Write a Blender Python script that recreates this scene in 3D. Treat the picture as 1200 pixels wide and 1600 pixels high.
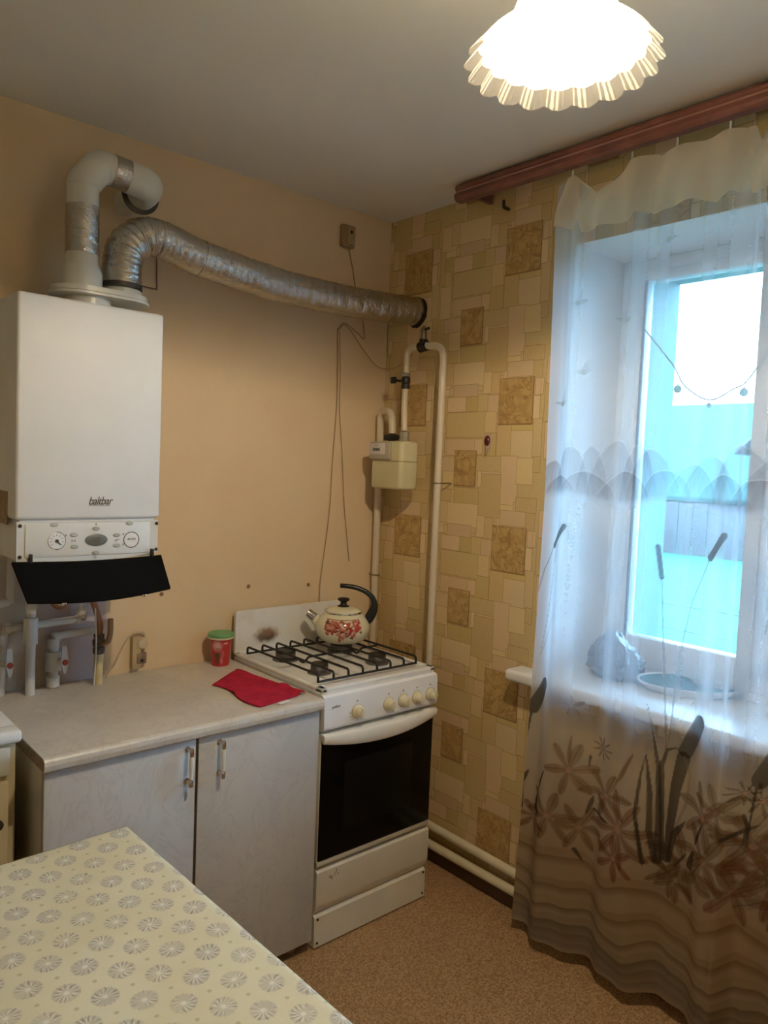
import bpy, bmesh, math, random
import numpy as np
from mathutils import Vector, Matrix, noise as mnoise

for _o in list(bpy.data.objects):
    bpy.data.objects.remove(_o, do_unlink=True)
SC = bpy.context.scene
COL = SC.collection
random.seed(7)
PI = math.pi

# ------------------------------------------------------------------ camera
cam_d = bpy.data.cameras.new('camera')
cam = bpy.data.objects.new('camera', cam_d)
COL.objects.link(cam)
YAW, PITCH, ROLL, FPX = 0.7246, -0.062, 0.0418, 1183.58
fwd = Vector((math.sin(YAW)*math.cos(PITCH), math.cos(YAW)*math.cos(PITCH), math.sin(PITCH)))
rgt = Vector((math.cos(YAW), -math.sin(YAW), 0))
upv = rgt.cross(fwd)
r2 = math.cos(ROLL)*rgt + math.sin(ROLL)*upv
u2 = -math.sin(ROLL)*rgt + math.cos(ROLL)*upv
cam.matrix_world = Matrix(((r2.x, u2.x, -fwd.x, -2.1322), (r2.y, u2.y, -fwd.y, -2.4338),
                           (r2.z, u2.z, -fwd.z, 1.5629), (0, 0, 0, 1)))
cam_d.sensor_fit = 'HORIZONTAL'
cam_d.sensor_width = 36.0
cam_d.lens = FPX/1200*36.0
cam_d.clip_start = 0.02
cam_d.clip_end = 300
SC.camera = cam

# ------------------------------------------------------------------ world, lamp power, exposure
world = bpy.data.worlds.new('dusk_sky')
SC.world = world
world.use_nodes = True
_bg = world.node_tree.nodes['Background']
_bg.inputs[0].default_value = (0.34, 0.63, 1.0, 1)
_bg.inputs[1].default_value = 17.0
BULB_W = 80.0
BULB_COL = (1.0, 0.83, 0.57)
SC.view_settings.view_transform = 'Standard'
SC.view_settings.look = 'None'
SC.view_settings.exposure = 0.12
SC.view_settings.gamma = 1.0
SC.view_settings.use_curve_mapping = False

# ------------------------------------------------------------------ helpers: materials
class NT:
    """small wrapper to write node maths compactly"""
    def __init__(s, name):
        s.m = bpy.data.materials.new(name); s.m.use_nodes = True
        s.t = s.m.node_tree; s.t.nodes.clear()
        s.out = s.t.nodes.new('ShaderNodeOutputMaterial')
    def n(s, typ, **kw):
        nd = s.t.nodes.new(typ)
        for k, v in kw.items(): setattr(nd, k, v)
        return nd
    def set(s, sock, v):
        if isinstance(v, (int, float)):
            sock.default_value = v
        elif isinstance(v, tuple):
            sock.default_value = v if len(v) == len(sock.default_value) else (*v, 1)
        else:
            s.t.links.new(v, sock)
    def math(s, op, a, b=0.0, c=None):
        nd = s.n('ShaderNodeMath', operation=op)
        s.set(nd.inputs[0], a); s.set(nd.inputs[1], b)
        if c is not None: s.set(nd.inputs[2], c)
        return nd.outputs[0]
    def mix(s, f, a, b, blend='MIX'):
        nd = s.n('ShaderNodeMix', data_type='RGBA', blend_type=blend)
        s.set(nd.inputs[0], f); s.set(nd.inputs[6], a); s.set(nd.inputs[7], b)
        return nd.outputs[2]
    def ramp(s, f, lo, hi, a=0.0, b=1.0):
        nd = s.n('ShaderNodeMapRange', interpolation_type='SMOOTHSTEP')
        s.set(nd.inputs[0], f); s.set(nd.inputs[1], lo); s.set(nd.inputs[2], hi); s.set(nd.inputs[3], a); s.set(nd.inputs[4], b)
        return nd.outputs[0]
    def obj(s):
        return s.n('ShaderNodeTexCoord').outputs['Object']
    def pos(s):
        return s.n('ShaderNodeNewGeometry').outputs['Position']
    def sep(s, v):
        nd = s.n('ShaderNodeSeparateXYZ'); s.set(nd.inputs[0], v); return nd.outputs
    def scale(s, v, k):
        nd = s.n('ShaderNodeVectorMath', operation='MULTIPLY'); s.set(nd.inputs[0], v)
        nd.inputs[1].default_value = k if isinstance(k, tuple) else (k, k, k); return nd.outputs[0]
    def noise(s, v, sc, detail=3.0, rough=0.5, dist=0.0):
        nd = s.n('ShaderNodeTexNoise'); s.set(nd.inputs['Vector'], v)
        nd.inputs['Scale'].default_value = sc; nd.inputs['Detail'].default_value = detail
        nd.inputs['Roughness'].default_value = rough; nd.inputs['Distortion'].default_value = dist
        return nd.outputs[0]
    def attr(s, name):
        return s.n('ShaderNodeAttribute', attribute_name=name).outputs
    def bump(s, h, strength=0.2, dist=0.01):
        nd = s.n('ShaderNodeBump'); s.set(nd.inputs['Height'], h)
        nd.inputs['Strength'].default_value = strength; nd.inputs['Distance'].default_value = dist
        return nd.outputs[0]
    def bsdf(s, col, rough=0.5, metal=0.0, normal=None, spec=0.5, coat=0.0, emit=None, es=0.0):
        b = s.n('ShaderNodeBsdfPrincipled')
        s.set(b.inputs['Base Color'], col); s.set(b.inputs['Roughness'], rough); s.set(b.inputs['Metallic'], metal)
        b.inputs['Specular IOR Level'].default_value = spec
        b.inputs['Coat Weight'].default_value = coat
        if normal is not None: s.t.links.new(normal, b.inputs['Normal'])
        if emit is not None:
            s.set(b.inputs['Emission Color'], emit); b.inputs['Emission Strength'].default_value = es
        return b.outputs[0]
    def done(s, sh):
        s.t.links.new(sh, s.out.inputs[0]); return s.m

def plain(name, col, rough=0.5, metal=0.0, var=0.06, vs=9.0, bump=0.0, bs=60.0, spec=0.5, coat=0.0):
    t = NT(name); o = t.obj()
    f = t.noise(o, vs, 4)
    c = t.mix(t.ramp(f, .3, .7), tuple(max(0, x*(1-var)) for x in col), tuple(min(1, x*(1+var)) for x in col))
    nm = t.bump(t.noise(o, bs, 3), bump, 0.004) if bump else None
    return t.done(t.bsdf(c, rough, metal, nm, spec, coat))

def marble(name, base, vein, rough=0.4, sc=3.0):
    t = NT(name); p = t.pos()
    n1 = t.noise(p, sc, 6, .6, .6)
    n2 = t.noise(p, sc*2.3, 8, .65, 1.5)
    v = t.math('ABSOLUTE', t.math('SUBTRACT', n2, .5))
    vf = t.ramp(v, 0.0, .03, .34, 0.0)
    c = t.mix(t.ramp(n1, .3, .72), base, tuple(x*.86 for x in base))
    c = t.mix(vf, c, vein)
    return t.done(t.bsdf(c, rough))

# ------------------------------------------------------------------ helpers: geometry
def B(): return bmesh.new()
def rbox(bm, x0, x1, y0, y1, z0, z1, bev=0.0, seg=2, M=None):
    mat = Matrix.Translation(((x0+x1)/2, (y0+y1)/2, (z0+z1)/2)) @ Matrix.Diagonal((abs(x1-x0), abs(y1-y0), abs(z1-z0), 1))
    if M is not None: mat = M @ mat
    r = bmesh.ops.create_cube(bm, size=1, matrix=mat)
    if bev > 0:
        es = set()
        for v in r['verts']:
            for e in v.link_edges: es.add(e)
        bmesh.ops.bevel(bm, geom=list(es), offset=bev, segments=seg, profile=.5, affect='EDGES', clamp_overlap=True)
    return bm
def prism(bm, poly, axis, a, b):
    """extrude a polygon (2-D points) along axis from a to b"""
    def P(p, k):
        if axis == 'x': return (k, p[0], p[1])
        if axis == 'y': return (p[0], k, p[1])
        return (p[0], p[1], k)
    va = [bm.verts.new(P(p, a)) for p in poly]; vb = [bm.verts.new(P(p, b)) for p in poly]
    n = len(poly)
    for i in range(n): bm.faces.new((va[i], va[(i+1) % n], vb[(i+1) % n], vb[i]))
    bm.faces.new(va[::-1]); bm.faces.new(vb)
    bmesh.ops.recalc_face_normals(bm, faces=bm.faces[:])
    return bm
def smooth_path(pts, n=6):
    P = [Vector(p) for p in pts]; out = []
    for i in range(len(P)-1):
        p0 = P[i-1] if i else P[0]*2-P[1]; p1 = P[i]; p2 = P[i+1]; p3 = P[i+2] if i+2 < len(P) else P[-1]*2-P[-2]
        for k in range(n):
            t = k/n
            out.append(.5*((2*p1)+(-p0+p2)*t+(2*p0-5*p1+4*p2-p3)*t*t+(-p0+3*p1-3*p2+p3)*t**3))
    out.append(P[-1]); return out
def tube(bm, pts, r, seg=12, caps=True, wob=None):
    P = [Vector(p) for p in pts]; n = len(P)
    T = []
    for i in range(n):
        a = P[max(i-1, 0)]; b = P[min(i+1, n-1)]; T.append((b-a).normalized())
    ref = Vector((0, 0, 1)) if abs(T[0].z) < .9 else Vector((1, 0, 0))
    N = (ref - T[0]*ref.dot(T[0])).normalized()
    rings = []
    for i in range(n):
        N = (N - T[i]*N.dot(T[i])).normalized(); Bn = T[i].cross(N)
        ri = r[i] if isinstance(r, (list, tuple)) else r
        ring = []
        for k in range(seg):
            a = 2*PI*k/seg
            rr = ri*(1+(wob(i, k) if wob else 0))
            ring.append(bm.verts.new(P[i]+(N*math.cos(a)+Bn*math.sin(a))*rr))
        rings.append(ring)
    for i in range(n-1):
        for k in range(seg):
            bm.faces.new((rings[i][k], rings[i][(k+1) % seg], rings[i+1][(k+1) % seg], rings[i+1][k]))
    if caps:
        bm.faces.new(rings[0][::-1]); bm.faces.new(rings[-1])
    return bm
def rod(bm, a, b, r, seg=12): return tube(bm, [a, b], r, seg)
def elbow_path(pts, rad=0.03, n=5):
    """polyline with rounded corners"""
    P = [Vector(p) for p in pts]; out = [P[0]]
    for i in range(1, len(P)-1):
        a = (P[i-1]-P[i]); b = (P[i+1]-P[i]); d = min(rad, a.length*.49, b.length*.49)
        p0 = P[i]+a.normalized()*d; p2 = P[i]+b.normalized()*d
        for k in range(n+1):
            t = k/n; out.append(p0*(1-t)**2+P[i]*2*t*(1-t)+p2*t*t)
    out.append(P[-1]); return out
def lathe(bm, prof, seg=32, c=(0, 0, 0), M=None, caps=True):
    rings = []
    for r, z in prof:
        ring = []
        for k in range(seg):
            a = 2*PI*k/seg
            v = Vector((c[0]+r*math.cos(a), c[1]+r*math.sin(a), c[2]+z))
            if M is not None: v = M @ Vector((r*math.cos(a), r*math.sin(a), z))
            ring.append(bm.verts.new(v))
        rings.append(ring)
    for i in range(len(rings)-1):
        for k in range(seg):
            bm.faces.new((rings[i][k], rings[i][(k+1) % seg], rings[i+1][(k+1) % seg], rings[i+1][k]))
    if caps:
        bm.faces.new(rings[0][::-1]); bm.faces.new(rings[-1])
    return bm
def axis_m(o, d):
    """matrix that puts local z along d at o"""
    q = Vector(d).to_track_quat('Z', 'Y')
    return Matrix.Translation(o) @ q.to_matrix().to_4x4()
def disc(bm, o, d, r, h, seg=24, bev=0.0):
    if bev: prof = [(r-bev, 0), (r, bev), (r, h-bev), (r-bev, h)]
    else: prof = [(r, 0), (r, h)]
    return lathe(bm, prof, seg, M=axis_m(o, d))
def obj(name, bm, m, parent=None, smooth=True, angle=40):
    bmesh.ops.recalc_face_normals(bm, faces=bm.faces[:])
    if smooth:
        lim = math.radians(angle)
        for f in bm.faces: f.smooth = True
        for e in bm.edges:
            if len(e.link_faces) == 2 and e.calc_face_angle(0) > lim: e.smooth = False
    me = bpy.data.meshes.new(name); bm.to_mesh(me); bm.free()
    return link(name, me, m, parent)
def link(name, me, m, parent=None):
    o = bpy.data.objects.new(name, me)
    if m is not None: me.materials.append(m)
    COL.objects.link(o)
    if parent is not None:
        o.parent = parent
        # meshes are built in world coordinates: an Empty is offset by its location, a mesh parent is not
        w = Matrix.Translation(parent.location) if parent.type == 'EMPTY' else Matrix.Identity(4)
        o.matrix_parent_inverse = w.inverted()
    return o
def tag(o, label, cat, group=None):
    o['label'] = label; o['category'] = cat
    if group: o['group'] = group
    return o
def thing(name, label, cat, loc=(0, 0, 0), group=None):
    o = bpy.data.objects.new(name, None); COL.objects.link(o); o.location = loc
    o.empty_display_size = .05
    return tag(o, label, cat, group)
def struct(o, label=None):
    o['kind'] = 'structure'
    if label: o['label'] = label
    return o
def text_mesh(name, body, size, m, parent, M, shear=0.0, ext=0.0004, space=1.0):
    cu = bpy.data.curves.new(name, 'FONT'); cu.body = body; cu.size = size; cu.shear = shear; cu.extrude = ext
    cu.align_x = 'CENTER'; cu.align_y = 'CENTER'; cu.resolution_u = 3; cu.space_character = space
    tmp = bpy.data.objects.new('tmp', cu); COL.objects.link(tmp)
    bpy.context.view_layer.update()
    me = bpy.data.meshes.new_from_object(tmp.evaluated_get(bpy.context.evaluated_depsgraph_get()))
    bpy.data.objects.remove(tmp, do_unlink=True)
    me.transform(M); me.materials.clear(); me.name = name
    return link(name, me, m, parent)
def color_attr(me, name, arr):
    a = me.color_attributes.new(name, 'FLOAT_COLOR', 'POINT')
    a.data.foreach_set('color', np.asarray(arr, dtype=np.float32).ravel())

H = 2.572
M_WHITE = plain('white_enamel', (.80, .79, .76), .22, var=.02)
M_PLASTIC = plain('white_plastic', (.80, .80, .80), .35, var=.02)
M_CREAM = plain('cream_paint', (.74, .66, .47), .38, var=.04)
M_BLACK = plain('black_metal', (.012, .011, .010), .45, var=.2)
M_CHROME = plain('chrome', (.75, .74, .72), .16, 1.0, var=.03)
M_BRASS = plain('dull_brass', (.36, .27, .15), .4, .9, var=.15)
M_COPPER = plain('dull_copper', (.33, .17, .09), .45, .7, var=.2)
M_DARK = plain('dark_steel', (.06, .05, .045), .5, .5, var=.2)
M_RED = plain('red_plastic', (.42, .06, .04), .4, var=.08)
M_WIRE = plain('beige_cable', (.42, .29, .16), .6, var=.1)
M_DARKPRINT = plain('dark_print', (.05, .048, .045), .6, var=.05)
M_GREYPRINT = plain('grey_print', (.36, .35, .33), .5, var=.05)

# ================================================================== ROOM SHELL
def wall_back_mat():
    t = NT('beige_wall_paint'); p = t.pos(); x, y, z = t.sep(p)
    n = t.noise(p, 2.2, 5, .6)
    c = t.mix(t.ramp(n, .3, .72), (.74, .56, .35), (.78, .61, .40))
    n2 = t.noise(p, 9, 5, .6)
    # shadows behind the boiler pipes painted in brown, with an old unpainted lilac patch
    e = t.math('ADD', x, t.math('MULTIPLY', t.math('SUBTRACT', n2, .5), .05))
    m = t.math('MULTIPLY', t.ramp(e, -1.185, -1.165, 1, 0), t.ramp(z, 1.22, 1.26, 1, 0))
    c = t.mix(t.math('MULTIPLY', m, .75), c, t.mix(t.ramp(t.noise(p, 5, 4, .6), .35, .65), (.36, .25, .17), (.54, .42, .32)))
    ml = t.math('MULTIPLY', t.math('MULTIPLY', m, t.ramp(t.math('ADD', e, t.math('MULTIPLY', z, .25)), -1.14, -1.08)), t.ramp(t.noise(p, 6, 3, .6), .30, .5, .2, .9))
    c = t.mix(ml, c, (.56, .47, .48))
    # grubby streaks near the worktop
    g = t.math('MULTIPLY', t.ramp(z, .83, .95, 1, 0), t.ramp(t.noise(p, 6, 5, .7), .5, .75))
    c = t.mix(t.math('MULTIPLY', g, .3), c, (.40, .29, .18))
    return t.done(t.bsdf(c, .75, 0, t.bump(t.noise(p, 38, 4, .6), .18, .006), .25))
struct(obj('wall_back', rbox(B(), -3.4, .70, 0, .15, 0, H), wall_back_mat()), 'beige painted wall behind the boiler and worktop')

t = NT('ceiling_paint'); p = t.pos()
struct(obj('ceiling', rbox(B(), -3.4, .52, -3.6, .15, H, H+.12),
    t.done(t.bsdf(t.mix(t.ramp(t.noise(p, 1.2, 4), .3, .7), (.78, .74, .66), (.82, .78, .70)), .6, 0, t.bump(t.noise(p, 14, 3), .06, .004), .3))), 'off white flat ceiling')

def floor_mat():
    t = NT('speckled_linoleum'); p = t.pos()
    v = t.n('ShaderNodeTexVoronoi'); t.set(v.inputs['Vector'], p); v.inputs['Scale'].default_value = 230
    g = t.sep(v.outputs['Color'])[0]
    c = t.mix(t.ramp(g, .1, .9), (.32, .185, .085), (.56, .36, .19))
    c = t.mix(t.ramp(t.noise(p, 150, 2), .6, .68), c, (.16, .085, .04))
    c = t.mix(t.ramp(t.noise(p, 1.6, 4), .35, .7, 0, .35), c, (.38, .23, .11))
    return t.done(t.bsdf(c, .45, spec=.4))
struct(obj('floor', rbox(B(), -3.4, .52, -3.6, .15, -.12, 0), floor_mat()), 'brown speckled linoleum floor')
M_PLAINWALL = plain('pale_wall_paint', (.70, .58, .40), .8, var=.03)
struct(obj('wall_left', rbox(B(), -3.55, -3.4, -3.6, .15, 0, H), M_PLAINWALL))
struct(obj('wall_front', rbox(B(), -3.55, .52, -3.75, -3.6, 0, H), M_PLAINWALL))

# right wall with its window opening
WY0, WY1, WZ0, WZ1, WT = -.922, -2.15, .84, 2.312, .70
t = NT('white_reveal_plaster'); p = t.pos(); x, y, z = t.sep(p)
M_PLASTER = t.done(t.bsdf(t.mix(t.ramp(x, .355, .36), (.82, .82, .82), (.09, .20, .20)), .7, 0, t.bump(t.noise(p, 40, 3), .1, .004)))
bm = B()
rbox(bm, 0, WT, WY0, 0, 0, H); rbox(bm, 0, WT, -3.6, WY1, 0, H)
rbox(bm, 0, WT, WY1, WY0, 0, WZ0); rbox(bm, 0, WT, WY1, WY0, WZ1, H)
wall_right = struct(obj('wall_right', bm, M_PLASTER, smooth=False), 'window wall covered in stone block wallpaper')

# wallpaper: printed blocks, 0.53 m repeat, drawn on a 2 mm grid and merged to runs
RECTS = [(0.544, -0.055, 0.665, -0.001), (0.441, -0.103, 0.543, -0.012), (0.446, -0.032, 0.479, 0.059), (0.476, -0.026, 0.53, 0.053), (0.283, -0.074, 0.448, 0.038), (0.314, -0.132, 0.439, -0.066), (0.419, 0.053, 0.478, 0.118), (0.476, 0.057, 0.53, 0.12), (0.281, 0.019, 0.413, 0.068), (0.358, 0.061, 0.416, 0.115), (0.228, 0.053, 0.359, 0.123), (0.226, 0.104, 0.26, 0.159), (0.263, 0.123, 0.453, 0.223), (0.453, 0.116, 0.519, 0.198), (0.526, 0.16, 0.594, 0.279), (0.591, 0.162, 0.689, 0.197), (0.592, 0.186, 0.699, 0.377), (0.266, 0.216, 0.405, 0.269), (0.456, 0.194, 0.523, 0.281), (0.406, 0.217, 0.461, 0.273), (0.434, 0.278, 0.551, 0.335), (0.551, 0.276, 0.631, 0.453), (0.624, 0.282, 0.698, 0.377), (0.209, 0.16, 0.263, 0.285), (0.233, 0.287, 0.325, 0.342), (0.262, 0.34, 0.324, 0.411), (0.687, 0.145, 0.726, 0.28), (0.696, 0.276, 0.726, 0.332), (0.2, 0.019, 0.229, 0.156), (0.204, -0.068, 0.282, 0.026), (0.618, -0.09, 0.704, -0.047), (0.682, 0.063, 0.713, 0.146), (0.678, 0.005, 0.712, 0.066), (0.452, 0.345, 0.557, 0.504), (0.627, 0.422, 0.72, 0.477), (0.56, 0.472, 0.676, 0.526), (0.677, 0.474, 0.717, 0.535), (0.326, 0.4, 0.453, 0.462), (0.295, 0.459, 0.451, 0.548), (0.45, 0.499, 0.488, 0.579), (0.3, 0.542, 0.423, 0.589), (0.368, 0.587, 0.427, 0.643), (0.273, 0.587, 0.367, 0.645), (0.689, 0.537, 0.719, 0.594), (0.713, 0.535, 0.723, 0.591), (0.271, 0.646, 0.466, 0.741), (0.275, 0.746, 0.421, 0.81), (0.444, 0.864, 0.462, 0.924), (0.254, 0.457, 0.295, 0.54)]
MOTIFS = [(0.528, 0.0, 0.683, 0.166), (0.322, 0.261, 0.434, 0.396)]
def wallpaper():
    N = 265; cell = .53/N
    ids = np.zeros((N, N), int)            # [v, u]
    def fill(r, k):
        us = (np.arange(int(round(r[0]/cell)), int(round(r[2]/cell))) % N)
        vs = (np.arange(int(round(r[1]/cell)), int(round(r[3]/cell))) % N)
        ids[np.ix_(vs, us)] = k
    k = 1
    for r in RECTS: fill(r, k); k += 1
    # patches no block covers become blocks of their own (flood fill)
    for v0 in range(N):
        for u0 in range(N):
            if ids[v0, u0] == 0:
                st = [(v0, u0)]; ids[v0, u0] = k
                while st:
                    v, u = st.pop()
                    for dv, du in ((1, 0), (-1, 0), (0, 1), (0, -1)):
                        a, b = (v+dv) % N, (u+du) % N
                        if ids[a, b] == 0: ids[a, b] = k; st.append((a, b))
                k += 1
    mk = {}
    for r in MOTIFS: fill(r, k); mk[k] = 1; k += 1
    edge = (ids != np.roll(ids, 1, 0)) | (ids != np.roll(ids, 1, 1))
    wide = edge | np.roll(edge, -1, 0) | np.roll(edge, -1, 1)
    wide |= np.roll(edge, -2, 0) | np.roll(edge, -2, 1)
    motif = np.isin(ids, list(mk))
    wm = motif & wide
    rr = random.Random(5)
    pal = [(.68, .51, .26), (.64, .48, .22), (.70, .51, .30), (.61, .44, .20), (.72, .55, .31), (.67, .48, .28), (.60, .45, .18), (.70, .54, .27)]
    colr = np.array([rr.choice(pal) for _ in range(k)])
    colr *= np.array([rr.uniform(.93, 1.05) for _ in range(k)])[:, None]
    for q in mk: colr[q] = (.52, .35, .14)
    key = ids*4 + edge*1 + wm*2
    runs = []                              # unit rectangles (u0,u1,v0,v1,colour,motif)
    open_ = {}
    for v in range(N+1):
        cur = {}
        if v < N:
            row = key[v]; s = 0
            for u in range(1, N+1):
                if u == N or row[u] != row[s]:
                    cur[(s, u, row[s])] = v; s = u
        for kk, v0 in open_.items():
            if kk not in cur:
                runs.append((kk[0], kk[1], v0, v, kk[2]))
        nxt = {}
        for kk in cur: nxt[kk] = open_.get(kk, cur[kk])
        open_ = nxt
    verts, faces, cols = [], [], []
    X = -.0015
    def quad(y0, y1, z0, z1, c):
        i = len(verts)
        verts.extend([(X, y0, z0), (X, y1, z0), (X, y1, z1), (X, y0, z1)]); faces.append((i, i+1, i+2, i+3)); cols.extend([c]*4)
    for iu in range(-1, 7):
        for iv in range(-1, 6):
            for (a, b, c, d, q) in runs:
                y0 = -.1-(iu*.53+a*cell); y1 = -.1-(iu*.53+b*cell)
                z1 = 2.421-(iv*.53+c*cell); z0 = 2.421-(iv*.53+d*cell)
                y0 = min(y0, 0); y1 = max(y1, -3.6); z1 = min(z1, H); z0 = max(z0, 0)
                if y1 >= y0 or z0 >= z1: continue
                tid = q//4; cl = colr[tid]; mo = 1.0 if tid in mk else 0.0
                if q & 2: cl = np.array((.24, .135, .045)); mo = 0
                elif q & 1: cl = cl*np.array((.60, .53, .42)); mo = 0
                c4 = (*cl, mo)
                # leave the window opening free
                if y0 > WY0 or y1 < WY1: 
                    pieces = [(y0, y1, z0, z1)] if not (y0 > WY0 > y1 or y0 > WY1 > y1) else None
                else: pieces = None
                if pieces is None:
                    pieces = []
                    if y0 > WY0: pieces.append((y0, max(y1, WY0), z0, z1))
                    if y1 < WY1: pieces.append((min(y0, WY1), y1, z0, z1))
                    m0, m1 = min(y0, WY0), max(y1, WY1)
                    if m1 < m0:
                        if z0 < WZ0: pieces.append((m0, m1, z0, min(z1, WZ0)))
                        if z1 > WZ1: pieces.append((m0, m1, max(z0, WZ1), z1))
                for (a1, b1, c1, d1) in pieces: quad(a1, b1, c1, d1, c4)
    me = bpy.data.meshes.new('wallpaper'); me.from_pydata(verts, [], faces); me.update()
    color_attr(me, 'print', cols)
    t = NT('block_wallpaper'); p = t.pos(); at = t.attr('print')
    col = at['Color']; mo = at['Alpha']
    grain = t.noise(p, 60, 4, .6)
    c = t.mix(t.ramp(grain, .3, .7, 0, .10), col, (.80, .68, .44), 'MIX')
    # leaf scrolls inside the dark motif squares
    w = t.noise(p, 15, 2, .5, 1.6)
    ln = t.ramp(t.math('ABSOLUTE', t.math('SUBTRACT', w, .5)), 0, .045, .8, 0)
    c2 = t.mix(ln, t.mix(t.ramp(t.noise(p, 30, 2), .4, .6), (.46, .29, .10), (.54, .36, .14)), (.30, .17, .055))
    c = t.mix(mo, c, c2)
    c = t.mix(t.ramp(t.noise(p, 3, 4), .3, .7, 0, .12), c, (.55, .36, .20))
    m = t.done(t.bsdf(c, .5, 0, t.bump(t.noise(p, 220, 3), .15, .002), .3))
    return link('wallpaper', me, m, wall_right)
struct(wallpaper())
bm = B(); rbox(bm, -.014, -.001, -3.6, -.001, 0, .062, .003)
struct(obj('baseboard_right', bm, plain('dark_skirting', (.10, .055, .035), .5, var=.1)), 'dark brown skirting board under the heating pipes')

# ================================================================== WINDOW
win = bpy.data.objects.new('window_1', None); COL.objects.link(win); win.location = (.315, -1.53, 1.56); struct(win, 'white plastic window behind the net curtain')
FX0, FX1 = .285, .355
def frame_bm(y0, y1, z0, z1, w, x0, x1, wb=None, wt=None):
    bm = B(); wb = wb or w; wt = wt or w
    rbox(bm, x0, x1, y0, y0-w, z0, z1, .004); rbox(bm, x0, x1, y1+w, y1, z0, z1, .004)
    rbox(bm, x0, x1, y0-w, y1+w, z0, z0+wb, .004); rbox(bm, x0, x1, y0-w, y1+w, z1-wt, z1, .004)
    return bm
obj('window_frame', frame_bm(WY0, WY1, WZ0, WZ1, .05, FX0+.01, FX1, .06, .045), M_PLASTIC, win)
bm = B(); rbox(bm, FX0+.01, FX1, -1.455, -1.505, WZ0+.06, WZ1-.045, .004); obj('mullion', bm, M_PLASTIC, win)
tg = NT('pane_glass')
fr = tg.n('ShaderNodeFresnel'); fr.inputs['IOR'].default_value = 1.45
tr = tg.n('ShaderNodeBsdfTransparent'); tr.inputs[0].default_value = (.95, .98, .98, 1)
gl = tg.n('ShaderNodeBsdfGlossy'); gl.inputs['Roughness'].default_value = .02
mx = tg.n('ShaderNodeMixShader'); tg.t.links.new(fr.outputs[0], mx.inputs[0]); tg.t.links.new(tr.outputs[0], mx.inputs[1]); tg.t.links.new(gl.outputs[0], mx.inputs[2])
M_GLASS = tg.done(mx.outputs[0])
for (a, b) in ((-.972, -1.455), (-1.505, -2.10)):
    sash = obj('sash', frame_bm(a, b, WZ0+.06, WZ1-.045, .046, FX0, FX1-.015, .10, .035), M_PLASTIC, win)
    bm = B(); rbox(bm, .318, .330, a-.044, b+.044, WZ0+.155, WZ1-.078); obj('pane', bm, M_GLASS, sash, smooth=False)
    bm = B(); rbox(bm, FX0-.004, FX0+.004, a-.044, a-.052, WZ0+.155, WZ1-.078); obj('gasket', bm, plain('grey_gasket', (.10, .10, .11), .6), sash)
bm = B(); rbox(bm, FX0-.018, FX0, -1.485, -1.475, 1.50, 1.56, .003); rbox(bm, FX0-.03, FX0-.015, -1.488, -1.472, 1.42, 1.545, .004)
obj('window_handle', bm, M_PLASTIC, win)
bm = B(); rbox(bm, -.085, FX0+.01, -.785, -2.3, .836, .876, .012, 3)
sill = obj('trim_1', bm, plain('white_sill', (.82, .82, .80), .3, var=.02)); struct(sill, 'white window sill board')

# ------------------------------------------------------------------ outside
t = NT('turquoise_ground'); p = t.pos()
g = t.noise(p, 5, 6, .75)
struct(obj('ground', rbox(B(), WT+.02, 70, -30, 60, -.95, -.78),
   t.done(t.bsdf(t.mix(t.ramp(g, .35, .65), (.001, .105, .066), (.004, .130, .084)), .8))), 'pale turquoise ground outside the window')
fence = thing('board_fence', 'long lilac grey board fence across the yard outside the window', 'fence', (20, 8, -.78))
M_FENCE = plain('lilac_boards', (.062, .058, .058), .7, var=.08, vs=3)
me0 = None
for i in range(60):
    y = -6+i*.46
    if me0 is None:
        bm = B(); rbox(bm, -.02, .02, -.215, .215, 0, 1.58, .01)
        b0 = obj('board', bm, M_FENCE, None); me0 = b0.data; o = b0
    else:
        o = bpy.data.objects.new('board', me0); COL.objects.link(o)
    o.parent = fence; o.location = (0, y-8, .0 + .015*math.sin(i*2.3))
bm = B(); rbox(bm, 20.03, 20.09, -6.3, 21.2, -.5, -.4); rbox(bm, 20.03, 20.09, -6.3, 21.2, .4, .5); obj('rail', bm, M_FENCE, fence)
def house(name, label, x0, x1, y0, y1, eave, ridge, wallm, roofm, along='y'):
    h = thing(name, label, 'house', ((x0+x1)/2, (y0+y1)/2, -.78))
    bm = B(); rbox(bm, x0, x1, y0, y1, -.78, eave)
    if along == 'x':
        prism(bm, [(y0, eave), (y1, eave), ((y0+y1)/2, ridge-.1)], 'x', x0, x1)
    else:
        prism(bm, [(x0, eave), (x1, eave), ((x0+x1)/2, ridge-.1)], 'y', y0, y1)
    obj('wall', bm, wallm, h, smooth=False)
    bm = B()
    if along == 'y':
        xm = (x0+x1)/2
        prism(bm, [(x0-.5, eave-.25), (xm, ridge), (x1+.5, eave-.25), (x1+.5, eave-.1), (xm, ridge+.15), (x0-.5, eave-.1)], 'y', y0-.4, y1+.4)
    else:
        ym = (y0+y1)/2
        prism(bm, [(y0-.5, eave-.25), (ym, ridge), (y1+.5, eave-.25), (y1+.5, eave-.1), (ym, ridge+.15), (y0-.5, eave-.1)], 'x', x0-.4, x1+.4)
    obj('roof', bm, roofm, h, smooth=False)
    return h
M_TEALROOF = plain('teal_roof', (.010, .098, .080), .6, var=.06, vs=1.5)
M_LILAC = plain('lilac_wall', (.11, .115, .11), .8, var=.05, vs=1)
hs = house('neighbour_house', 'house with long teal roof beyond the board fence', 25, 33, 4, 24, .95, 4.5, M_LILAC, M_TEALROOF)
bm = B(); rbox(bm, 24.94, 24.99, 9.2, 10.3, .2, 1.2); obj('window', bm, plain('dark_house_pane', (.12, .2, .26), .2), hs)
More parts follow.
